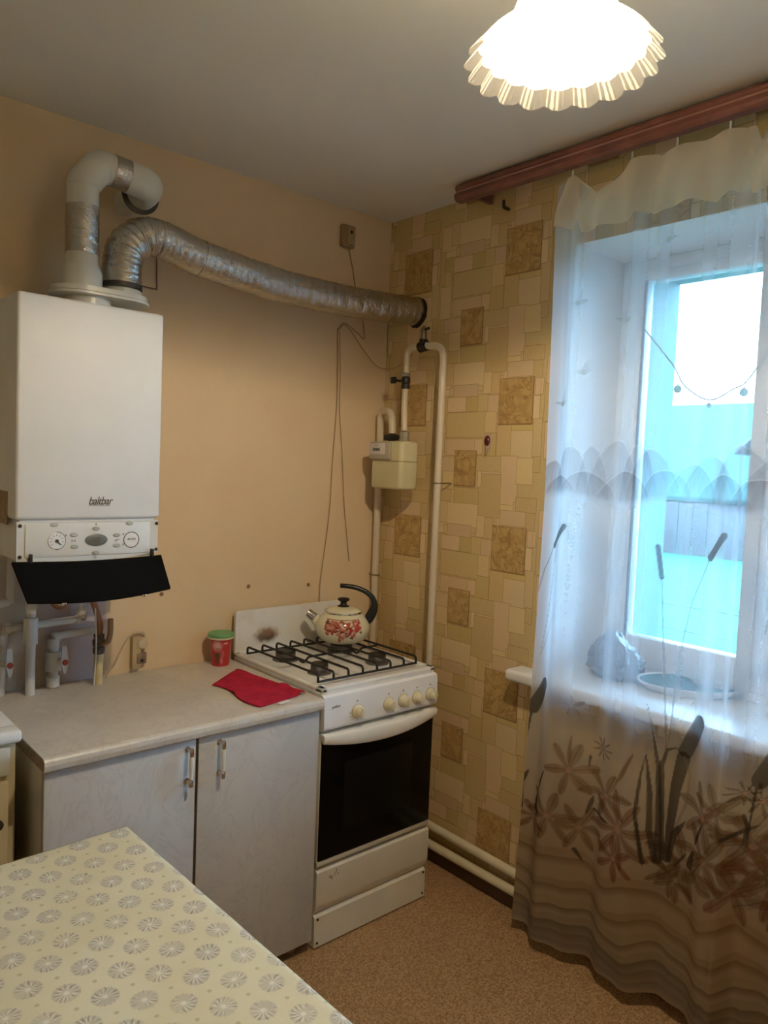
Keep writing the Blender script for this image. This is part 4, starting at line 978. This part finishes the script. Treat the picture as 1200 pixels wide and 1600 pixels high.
# ---- cup and cloth on the worktop
cup = thing('paper_cup', 'red printed cup with a green lid beside the stove', 'cup', (-.790, -.072, CT))
bm = B(); lathe(bm, [(.030, .0), (.031, .002), (.0385, .094), (.040, .097)], 64, (-.790, -.072, CT))
bmesh.ops.subdivide_edges(bm, edges=[e for e in bm.edges if abs(e.verts[0].co.z-e.verts[1].co.z) > .05], cuts=46)
me_c = None
body = obj('cup_body', bm, None, cup)
co = np.empty(len(body.data.vertices)*3); body.data.vertices.foreach_get('co', co); co = co.reshape(-1, 3)
phi = np.arctan2(co[:, 1]+.072, co[:, 0]+.790); va = math.atan2(-2.4338+.072, -2.1322+.790)
d_ = (phi-va+PI) % (2*PI)-PI; hh = (co[:, 2]-CT)/.097
cc = np.tile(np.array((.50, .035, .035)), (len(co), 1))
def blob(a, b, ra, rb, c, al=1.0):
    m = np.clip(1.6-1.6*np.sqrt(((d_-a)/ra)**2+((hh-b)/rb)**2), 0, 1)[:, None]*al
    cc[:] = cc*(1-m)+np.array(c)*m
blob(-.30, .22, .40, .24, (.22, .03, .02)); blob(-.32, .42, .42, .14, (.055, .07, .035)); blob(-.36, .76, .62, .25, (.62, .36, .33)); blob(-.28, .66, .34, .035, (.30, .10, .10)); blob(-.28, .58, .30, .03, (.34, .12, .12))
blob(.22, .46, .17, .16, (.62, .22, .22)); blob(.12, .22, .16, .16, (.60, .24, .24)); blob(.5, .86, .3, .05, (.7, .4, .38)); blob(.2, .46, .09, .1, (.3, .03, .03))
color_attr(body.data, 'print', np.concatenate([cc, np.ones((len(co), 1))], 1))
t = NT('printed_card'); body.data.materials.append(t.done(t.bsdf(t.attr('print')['Color'], .35)))
bm = B(); lathe(bm, [(.040, .096), (.0455, .097), (.0465, .100), (.0455, .103), (.040, .103)], 40, (-.790, -.072, CT)); obj('rim', bm, plain('cup_rim', (.62, .56, .40), .4), cup)
bm = B(); lathe(bm, [(.0445, .1025), (.0455, .1045), (.0455, .113), (.0435, .1155), (.002, .1145)], 40, (-.790, -.072, CT)); l_ = obj('lid', bm, plain('green_lid', (.14, .36, .14), .45, var=.12), cup); l_['label'] = 'green lid'
# cloth
bm = B(); N = 44; vs = {}
crn = {(0, 0): (-.937, -.285), (1, 0): (-.777, -.170), (0, 1): (-.930, -.560), (1, 1): (-.742, -.525)}
for s_ in (0, 1):
    for i in range(N+1):
        for j in range(N+1):
            u, w = i/N, j/N
            x = sum(crn[a, b][0]*(u if a else 1-u)*(w if b else 1-w) for a in (0, 1) for b in (0, 1)); y = sum(crn[a, b][1]*(u if a else 1-u)*(w if b else 1-w) for a in (0, 1) for b in (0, 1))
            x += .012*math.sin(w*PI*2.0)*(1-u)**2
            z = CT+.0014+.006*max(0, mnoise.noise((x*11, y*11, 2)))+.012*math.exp(-((u-.92)/.07)**2)*w**2+.007*math.exp(-((w-.45-.3*u)/.05)**2)
            if s_: z += .004
            vs[s_, i, j] = bm.verts.new((x, y, z))
for s_ in (0, 1):
    for i in range(N):
        for j in range(N): bm.faces.new([vs[s_, i, j], vs[s_, i+1, j], vs[s_, i+1, j+1], vs[s_, i, j+1]])
for i in range(N):
    for j in (0, N):
        bm.faces.new([vs[0, i, j], vs[0, i+1, j], vs[1, i+1, j], vs[1, i, j]]); bm.faces.new([vs[0, j, i], vs[0, j, i+1], vs[1, j, i+1], vs[1, j, i]])
cl = tag(obj('cleaning_cloth', bm, plain('red_cloth', (.44, .022, .050), .95, var=.14, vs=30, bump=.5, bs=260, spec=.1)), 'red cleaning cloth spread near the worktop front edge', 'cloth')
bm = B(); M = Matrix.Translation((-.848, -.560, CT+.004)) @ Matrix.Rotation(math.radians(8), 4, 'Z'); rbox(bm, -.022, .022, -.012, .006, -.001, .001, M=M); q = obj('care_tag', bm, M_PLASTIC, cl); q['label'] = 'white care tag'

# ================================================================== STOVE
SX0, SX1, SY, SZ = -.712, -.208, -.567, .85
stove = thing('gas_stove', 'white four burner gas stove with black oven door', 'stove', ((SX0+SX1)/2, -.3, 0))
M_STOVE = plain('stove_enamel', (.86, .86, .86), .24, var=.025)
M_STOVEOLD = plain('stove_lower_enamel', (.76, .72, .62), .32, var=.04)
bm = B(); rbox(bm, SX0+.004, SX1-.004, SY+.03, -.035, .012, .815); obj('body', bm, plain('stove_side', (.62, .56, .44), .4, var=.06), stove, smooth=False)
bm = B()
rbox(bm, SX0, SX1, SY-.004, -.030, .812, .846, .008, 3)
for a in ((SX0, SX0+.026, SY-.004, -.03), (SX1-.026, SX1, SY-.004, -.03), (SX0, SX1, SY-.004, SY+.034), (SX0, SX1, -.056, -.03)): rbox(bm, *a, .836, .853, .006, 3)
def hob_mat():
    t = NT('hob_enamel'); p = t.pos()
    g = t.ramp(t.noise(p, 14, 5, .65), .48, .72)
    c = t.mix(t.math('MULTIPLY', g, .45), (.84, .83, .80), (.50, .40, .28))
    return t.done(t.bsdf(c, .28))
obj('hob', bm, hob_mat(), stove)
def lid_mat():
    t = NT('scorched_lid'); p = t.pos(); x, y, z = t.sep(p)
    dx = t.math('MULTIPLY', t.math('SUBTRACT', x, -.578), 1/.062); dz = t.math('MULTIPLY', t.math('SUBTRACT', z, .905), 1/.036)
    d = t.math('SQRT', t.math('ADD', t.math('MULTIPLY', dx, dx), t.math('MULTIPLY', dz, dz)))
    d = t.math('ADD', d, t.math('MULTIPLY', t.math('SUBTRACT', t.noise(p, 60, 4), .5), .7))
    m = t.ramp(d, .35, 1.1, 1, 0)
    c = t.mix(m, (.84, .83, .80), t.mix(t.ramp(z, .885, .925), (.10, .055, .03), (.30, .17, .10)))
    c = t.mix(t.math('MULTIPLY', t.ramp(t.noise(p, 10, 4), .5, .75), .25), c, (.55, .45, .32))
    return t.done(t.bsdf(c, .3))
bm = B(); prism(bm, [(SX0, .852), (SX1, .852), (SX1, 1.0), (SX1-.006, 1.006), (SX0+.012, 1.008), (SX0+.004, 1.005), (SX0, .998)], 'y', -.040, -.027); obj('raised_lid', bm, lid_mat(), stove, smooth=False)
# control panel
bm = B(); prism(bm, [(SY+.02, .832), (SY-.006, .832), (SY-.016, .826), (SY-.019, .812), (SY-.022, .730), (SY-.018, .722), (SY-.008, .717), (SY+.02, .717)], 'x', SX0+.001, SX1-.001)
cp = obj('control_panel', bm, M_STOVE, stove, angle=25)
M_KNOB = plain('ivory_knob', (.74, .66, .46), .35, var=.03)
for x in (-.578, -.442, -.375, -.310, -.245):
    M = axis_m((x, SY-.021, .763), (0, -1, 0))
    k = obj('knob', lathe(B(), [(.021, -.002), (.022, .002), (.020, .006), (.016, .008), (.015, .024), (.012, .028), (.002, .029)], 28, M=M), M_KNOB, stove)
    bm = B(); rbox(bm, -.004, .004, -.0165, .0165, .014, .033, .002, 2, M=M @ Matrix.Rotation(random.uniform(-.1, .1), 4, 'Z')); obj('grip', bm, M_KNOB, k)
    bm = B(); lathe(bm, [(.0235, 0), (.0235, .0015), (.0205, .0018)], 28, M=M); obj('skirt', bm, plain('knob_skirt', (.50, .41, .24), .4), k)
for x in (-.578, -.442, -.375, -.310, -.245):
    bm = B(); disc(bm, (x, SY-.0202, .797), (0, -1, 0), .0032, .0012, 10); obj('panel_mark', bm, M_GREYPRINT, stove)
for a in (-2.4, -2.0, -1.6):
    bm = B(); rbox(bm, -.0006, .0006, -.0005, .0005, .026, .034, M=Matrix.Translation((-.578, SY-.0222, .763)) @ Matrix.Rotation(a, 4, 'Y')); obj('panel_tick', bm, M_GREYPRINT, stove)
text_mesh('panel_logo', 'gefest', .014, M_GREYPRINT, stove, Matrix.Translation((-.665, SY-.0205, .794)) @ Matrix.Rotation(PI/2, 4, 'X'), .25)
# oven door
bm = B(); rbox(bm, SX0+.003, SX1-.003, SY-.006, SY+.03, .272, .708, .003); door = obj('oven_door', bm, M_STOVEOLD, stove)
t = NT('black_glass'); M_BG = t.done(t.bsdf((.003, .003, .003), .22, spec=.12))
bm = B(); rbox(bm, SX0+.005, SX1-.005, SY-.010, SY, .293, .690, .002); obj('glass', bm, M_BG, door)
bm = B(); rbox(bm, SX0+.10, SX1-.10, SY-.0106, SY-.0098, .37, .60, .0003); obj('inner_window', bm, plain('dark_inner_glass', (.007, .006, .005), .3, spec=.1), door)
# curved handle rail
bm = B(); nH = 40; rings = []
for i in range(nH+1):
    u = i/nH; x = SX0+.002+u*(SX1-SX0-.004); b = math.sin(PI*u)
    zt = .708-.002*b; zb = .670-.014*b+.010*abs(2*u-1)**3; y0 = SY-.014-.022*b
    sec = [(SY-.004, zt), (y0-.006, zt), (y0-.012, zt-.006), (y0-.012, zb+.006), (y0-.007, zb), (y0, zb+.002), (SY-.004, zb+.012)]
    rings.append([bm.verts.new((x, y, z)) for y, z in sec])
for i in range(nH):
    for k in range(7): bm.faces.new((rings[i][k], rings[i][(k+1) % 7], rings[i+1][(k+1) % 7], rings[i+1][k]))
bm.faces.new(rings[0]); bm.faces.new(rings[-1][::-1])
obj('door_handle', bm, plain('handle_white', (.84, .81, .73), .3), stove, angle=50)
bm = B(); rbox(bm, SX0+.003, SX1-.003, SY-.009, SY+.02, .274, .291, .003); obj('lower_trim', bm, plain('trim_grey_cream', (.56, .52, .42), .35), door)
# drawer and plinth
bm = B(); prism(bm, [(SY+.03, .262), (SY-.006, .262), (SY-.011, .256), (SY-.011, .150), (SY-.004, .128), (SY+.006, .116), (SY+.03, .116)], 'x', SX0+.002, SX1-.002); dr = obj('drawer', bm, M_STOVEOLD, stove, angle=25)
bm = B(); prism(bm, [(SY+.04, .114), (SY+.008, .114), (SY-.004, .104), (SY-.006, .006), (SY+.04, .006)], 'x', SX0+.004, SX1-.004); pl = obj('plinth', bm, M_STOVEOLD, stove, angle=25)
for x, z in ((SX0+.016, .098), (SX1-.016, .098), (SX0+.016, .02), (SX1-.016, .02)):
    bm = B(); disc(bm, (x, SY-.005, z), (0, -1, 0), .004, .003, 10); obj('screw', bm, M_DARK, pl)
rr = random.Random(9); M_SCR = plain('scratch_grey', (.36, .32, .26), .6)
for k in range(7):
    x = SX0+.05+rr.random()*.05; z = .215+rr.random()*.03
    bm = B(); rbox(bm, x, x+.002+.006*rr.random(), SY-.0116, SY-.0108, z, z+.003+.010*rr.random(), .0003); obj('scratch', bm, M_SCR, dr)
for x in (SX0+.04, SX1-.04):
    for y in (SY+.06, -.08):
        bm = B(); lathe(bm, [(.016, 0), (.016, .014)], 12, (x, y, 0)); obj('foot', bm, M_BLACK, stove)
# burners
BUR = [(-.592, -.395, .030), (-.340, -.405, .032), (-.592, -.190, .036), (-.340, -.195, .042)]
for x, y, r in BUR:
    bm = B(); lathe(bm, [(r+.012, .844), (r+.010, .850), (r*.8, .852), (r*.8, .858), (r, .860), (r, .872), (r*.95, .874)], 28, (x, y, 0)); bo = obj('burner', bm, plain('grey_burner', (.16, .15, .14), .5, .5, var=.2), stove)
    bm = B(); lathe(bm, [(r*.98, .873), (r*1.02, .877), (r*.9, .881), (.002, .882)], 28, (x, y, 0)); obj('burner_cap', bm, M_BLACK, bo)
# wire grate
GX0, GX1, GY0, GY1, GZ = -.690, -.256, -.520, -.090, .884
bm = B()
rod(bm, (GX0, GY0, .860), (GX1, GY0, .860), .0042, 8); obj('grate_rail', bm, M_BLACK, stove)
bm = B(); rod(bm, (GX0, GY1, .860), (GX1, GY1, .860), .0042, 8); obj('grate_rail', bm, M_BLACK, stove)
for k, x in enumerate([GX0, -.627, -.565, -.503, -.440, -.378, -.315, GX1]):
    bm = B(); tube(bm, elbow_path([(x, GY0, .858), (x, GY0, GZ), (x, GY1, GZ), (x, GY1, .858)], .012, 4), .0042, 8); obj('grate_wire', bm, M_BLACK, stove)
for y in (-.302,):
    bm = B(); tube(bm, elbow_path([(GX0, y, GZ-.006), (-.615, y, GZ-.006), (-.598, y, .862), (-.588, y, .862), (-.570, y, GZ-.006), (-.372, y, GZ-.006), (-.356, y, .862), (-.344, y, .862), (-.328, y, GZ-.006), (GX1, y, GZ-.006)], .008, 3), .0042, 8); obj('grate_crossbar', bm, M_BLACK, stove)

# ================================================================== KETTLE
KX, KY, KZ = -.345, -.205, GZ+.0045
kettle = thing('enamel_kettle', 'cream enamel kettle with red flowers on the back burner', 'kettle', (KX, KY, KZ))
prof = [(.002, 0), (.070, 0), (.088, .004), (.104, .016), (.116, .036), (.1205, .056), (.119, .074), (.111, .092), (.098, .106), (.085, .116), (.079, .123)]
pp = smooth_path([(r, 0, z) for r, z in prof], 8)
bm = B(); lathe(bm, [(max(.002, p.x), p.z) for p in pp], 180, (KX, KY, KZ)); kb = obj('kettle_body', bm, None, kettle)
co = np.empty(len(kb.data.vertices)*3); kb.data.vertices.foreach_get('co', co); co = co.reshape(-1, 3)
va = math.atan2(-2.4338-KY, -2.1322-KX)
# x across the front as seen from the room, h up the body
dphi = (np.arctan2(co[:, 1]-KY, co[:, 0]-KX)-va+PI) % (2*PI)-PI
hh = co[:, 2]-KZ
cc = np.tile(np.array((.76, .70, .50)), (len(co), 1)); rr = random.Random(21)
pal = [(.45, .04, .03), (.34, .022, .02), (.50, .11, .08), (.58, .20, .14), (.18, .02, .018), (.46, .10, .04), (.10, .05, .02)]
sx = dphi*.115
def kblob(x, z, r, c, lob=5):
    d = np.hypot(sx-x, hh-z); an = np.arctan2(hh-z, sx-x)
    m = np.clip((r*(.72+.28*np.cos(an*lob+x*300))-d)/(.0022), 0, 1)[:, None]
    m = m*(np.abs(dphi) < 1.5)[:, None]
    cc[:] = cc*(1-m)+np.array(c)*m
for k in range(230):
    x = rr.uniform(-.078, .086); u = abs(x-.004)/.084
    top = .103-.004*(1-u); bot = .024+.036*u**1.2+.010*math.sin(x*120)
    if .2 < u < .42 : bot += .010
    z = rr.uniform(bot, top); c = rr.choice(pal)
    kblob(x, z, rr.uniform(.004, .0105), c)
for k in range(70):
    kblob(rr.uniform(-.03, .045), rr.uniform(.058, .088), rr.uniform(.002, .004), rr.choice([(.34, .02, .02), (.48, .05, .04), (.22, .02, .02)]), 1)
kblob(.002, .038, .017, (.62, .24, .16)); kblob(.002, .036, .008, (.50, .10, .08))
for x in (-.062, -.045, .06, .074): kblob(x, .075, .013, rr.choice([(.58, .14, .10), (.46, .05, .04), (.64, .26, .2)]))
m = ((np.abs(hh-.1045) < .0016) & (np.abs(dphi) < .78))[:, None]; cc = np.where(m, np.array((.36, .12, .05)), cc)
color_attr(kb.data, 'print', np.concatenate([cc, np.ones((len(co), 1))], 1))
t = NT('printed_enamel'); kb.data.materials.append(t.done(t.bsdf(t.attr('print')['Color'], .14, coat=.3)))
M_KE = plain('kettle_cream', (.76, .70, .50), .14, var=.02)
bm = B(); lathe(bm, [(.080, .121), (.0835, .123), (.0845, .1265), (.0825, .1295), (.079, .1295)], 60, (KX, KY, KZ)); obj('steel_rim', bm, M_CHROME, kettle)
lid = obj('kettle_lid', lathe(B(), [(.0795, .128), (.077, .131), (.066, .138), (.045, .144), (.022, .147), (.002, .148)], 60, (KX, KY, KZ)), M_KE, kettle)
bm = B()
for k in range(9):
    a = va+rr.uniform(-1.1, 1.1); r = rr.uniform(.03, .06); disc(bm, (KX+r*math.cos(a), KY+r*math.sin(a), KZ+.1395+.0002*k-(r-.045)*.22), (math.cos(a)*.2, math.sin(a)*.2, 1), rr.uniform(.004, .009), .0012, 8)
obj('lid_flower', bm, plain('faded_red_print', (.55, .24, .16), .25), lid)
bm = B(); lathe(bm, [(.026, .1465), (.027, .149), (.016, .153), (.013, .162), (.018, .169), (.026, .173), (.027, .178), (.022, .182), (.002, .183)], 28, (KX, KY, KZ)); obj('knob', bm, M_BLACK, lid)
LD = Vector((-.749, .663, 0))
c0 = Vector((KX, KY, KZ))
bm = B(); tube(bm, [c0+LD*.100+Vector((0, 0, .070)), c0+LD*.122+Vector((0, 0, .088)), c0+LD*.135+Vector((0, 0, .099))], [.030, .022, .019], 24); obj('spout', bm, M_KE, kettle)
bm = B(); tube(bm, [c0+LD*.124+Vector((0, 0, .090)), c0+LD*.130+Vector((0, 0, .095)), c0+LD*.158+Vector((0, 0, .114))], [.0205, .0215, .0195], 24); obj('spout_cap', bm, M_CHROME, kettle)
hp = smooth_path([c0-LD*.100+Vector((0, 0, .080)), c0-LD*.118+Vector((0, 0, .105)), c0-LD*.136+Vector((0, 0, .150)), c0-LD*.128+Vector((0, 0, .185)), c0-LD*.100+Vector((0, 0, .210)), c0-LD*.060+Vector((0, 0, .226)), c0-LD*.015+Vector((0, 0, .233)), c0+LD*.018+Vector((0, 0, .234))], 6)
nh = len(hp)
bm = B(); tube(bm, hp, [.0125+.010*math.exp(-((i/nh-.16)/.16)**2)-.003*(i/nh) for i in range(nh)], 16); obj('handle', bm, plain('black_handle', (.010, .010, .010), .3), kettle)

kettle.scale = (.86, .86, .90)

# ================================================================== TABLE
table = thing('kitchen_table', 'rectangular kitchen table under the flowered tablecloth', 'table', (-1.9, -1.4, 0))
TA = math.atan2(.020, .757)
TM = Matrix.Translation((-1.469, -.875, 0)) @ Matrix.Rotation(TA, 4, 'Z')
TW, TD = .72, .92
bm = B(); rbox(bm, -TW, -.004, -TD, -.004, .722, .7465, .004, M=TM); obj('tabletop', bm, plain('table_board', (.35, .24, .14), .5), table)
for x in (-TW+.06, -.06):
    for y in (-TD+.06, -.06):
        bm = B(); rbox(bm, x-.022, x+.022, y-.022, y+.022, 0, .722, .004, M=TM); obj('leg', bm, plain('table_leg', (.30, .20, .12), .5), table)
def cloth_mat():
    t = NT('flowered_oilcloth'); x, y, z = t.sep(t.obj())
    K = 1/.0850
    def cell(ox, oy):
        fx = t.math('SUBTRACT', t.math('FRACT', t.math('ADD', t.math('MULTIPLY', x, K), ox+40)), .5)
        fy = t.math('SUBTRACT', t.math('FRACT', t.math('ADD', t.math('MULTIPLY', y, K), oy+40)), .5)
        r = t.math('SQRT', t.math('ADD', t.math('MULTIPLY', fx, fx), t.math('MULTIPLY', fy, fy)))
        return r, t.math('ARCTAN2', fy, fx)
    col = t.mix(t.ramp(t.noise(t.obj(), 7, 4), .3, .7), (.66, .60, .40), (.71, .66, .47))
    weave = t.noise(t.obj(), 500, 2)
    wob = t.math('MULTIPLY', t.math('SUBTRACT', t.noise(t.obj(), 30, 3), .5), 1.6)
    fade = t.ramp(t.noise(t.obj(), 14, 2), .35, .65, .55, 1)
    hgt = weave
    for ox, oy in ((0, 0), (.5, .5)):
        r, a = cell(ox, oy)
        aw = t.math('ADD', a, wob)
        edge = t.math('ADD', .265, t.math('MULTIPLY', t.math('SINE', t.math('MULTIPLY', aw, 22.0)), .012))
        disc_ = t.ramp(t.math('SUBTRACT', edge, r), 0, .05)
        m = t.math('MULTIPLY', disc_, t.math('MULTIPLY', fade, .72))
        col = t.mix(m, col, (.46, .42, .345))
        sn = t.math('SINE', t.math('MULTIPLY', aw, 12.0)); blot = t.ramp(t.noise(t.obj(), 55, 2), .35, .6)
        mr = t.math('MULTIPLY', t.math('MULTIPLY', t.ramp(sn, .55, .95), t.ramp(r, .07, .16)), t.math('MULTIPLY', disc_, blot))
        col = t.mix(t.math('MULTIPLY', mr, .75), col, (.20, .17, .13))
        mw = t.math('MULTIPLY', t.math('MULTIPLY', t.ramp(sn, -.5, -.95), t.ramp(r, .25, .12)), t.math('MULTIPLY', disc_, blot))
        col = t.mix(t.math('MULTIPLY', mw, .8), col, (.82, .80, .74))
        col = t.mix(t.math('MULTIPLY', t.ramp(r, .075, .02), .75), col, (.80, .78, .70))
        hgt = t.math('ADD', hgt, t.math('MULTIPLY', m, .6))
    for ox, oy in ((.5, 0), (0, .5)):
        r, a = cell(ox, oy)
        col = t.mix(t.math('MULTIPLY', t.ramp(r, .055, .03), .7), col, (.42, .40, .20))
    return t.done(t.bsdf(col, .42, 0, t.bump(hgt, .12, .002), .5))
bm = B(); n1, n2 = 60, 76; vs = {}
def tc(u, w):
    # u,w metres across the cloth, past the edge it hangs down
    ov = .14
    def axis(a, L):
        if a < 0: return 0.0, -a
        if a > L: return L, a-L
        return a, 0.0
    xx, dx = axis(u, TW); yy, dy = axis(w, TD)
    d = max(dx, dy); sx_ = 0.004 if d > 0 else 0
    rip = .006*math.sin((xx+yy)*34)*min(1, d/.08)
    ox = (-1 if u < 0 else 1 if u > TW else 0)*(sx_+min(d, .006)+rip); oy = (-1 if w < 0 else 1 if w > TD else 0)*(sx_+min(d, .006)+rip)
    return Vector((-xx-ox, -yy-oy, .7485-max(0, d-.002)+.0006*mnoise.noise((xx*6, yy*6, 0))))
us = [-.14, -.10, -.06, -.03, -.012, -.004]+[TW*i/n1 for i in range(n1+1)]+[TW+a for a in (.004, .012, .03, .06, .10, .14)]
ws = [-.14, -.10, -.06, -.03, -.012, -.004]+[TD*i/n2 for i in range(n2+1)]+[TD+a for a in (.004, .012, .03, .06, .10, .14)]
for i, u in enumerate(us):
    for j, w in enumerate(ws): vs[i, j] = bm.verts.new(TM @ tc(u, w))
for i in range(len(us)-1):
    for j in range(len(ws)-1): bm.faces.new((vs[i, j], vs[i+1, j], vs[i+1, j+1], vs[i, j+1]))
tag(obj('tablecloth', bm, cloth_mat(), angle=80), 'yellowish tablecloth with grey starburst flowers in the foreground', 'tablecloth')
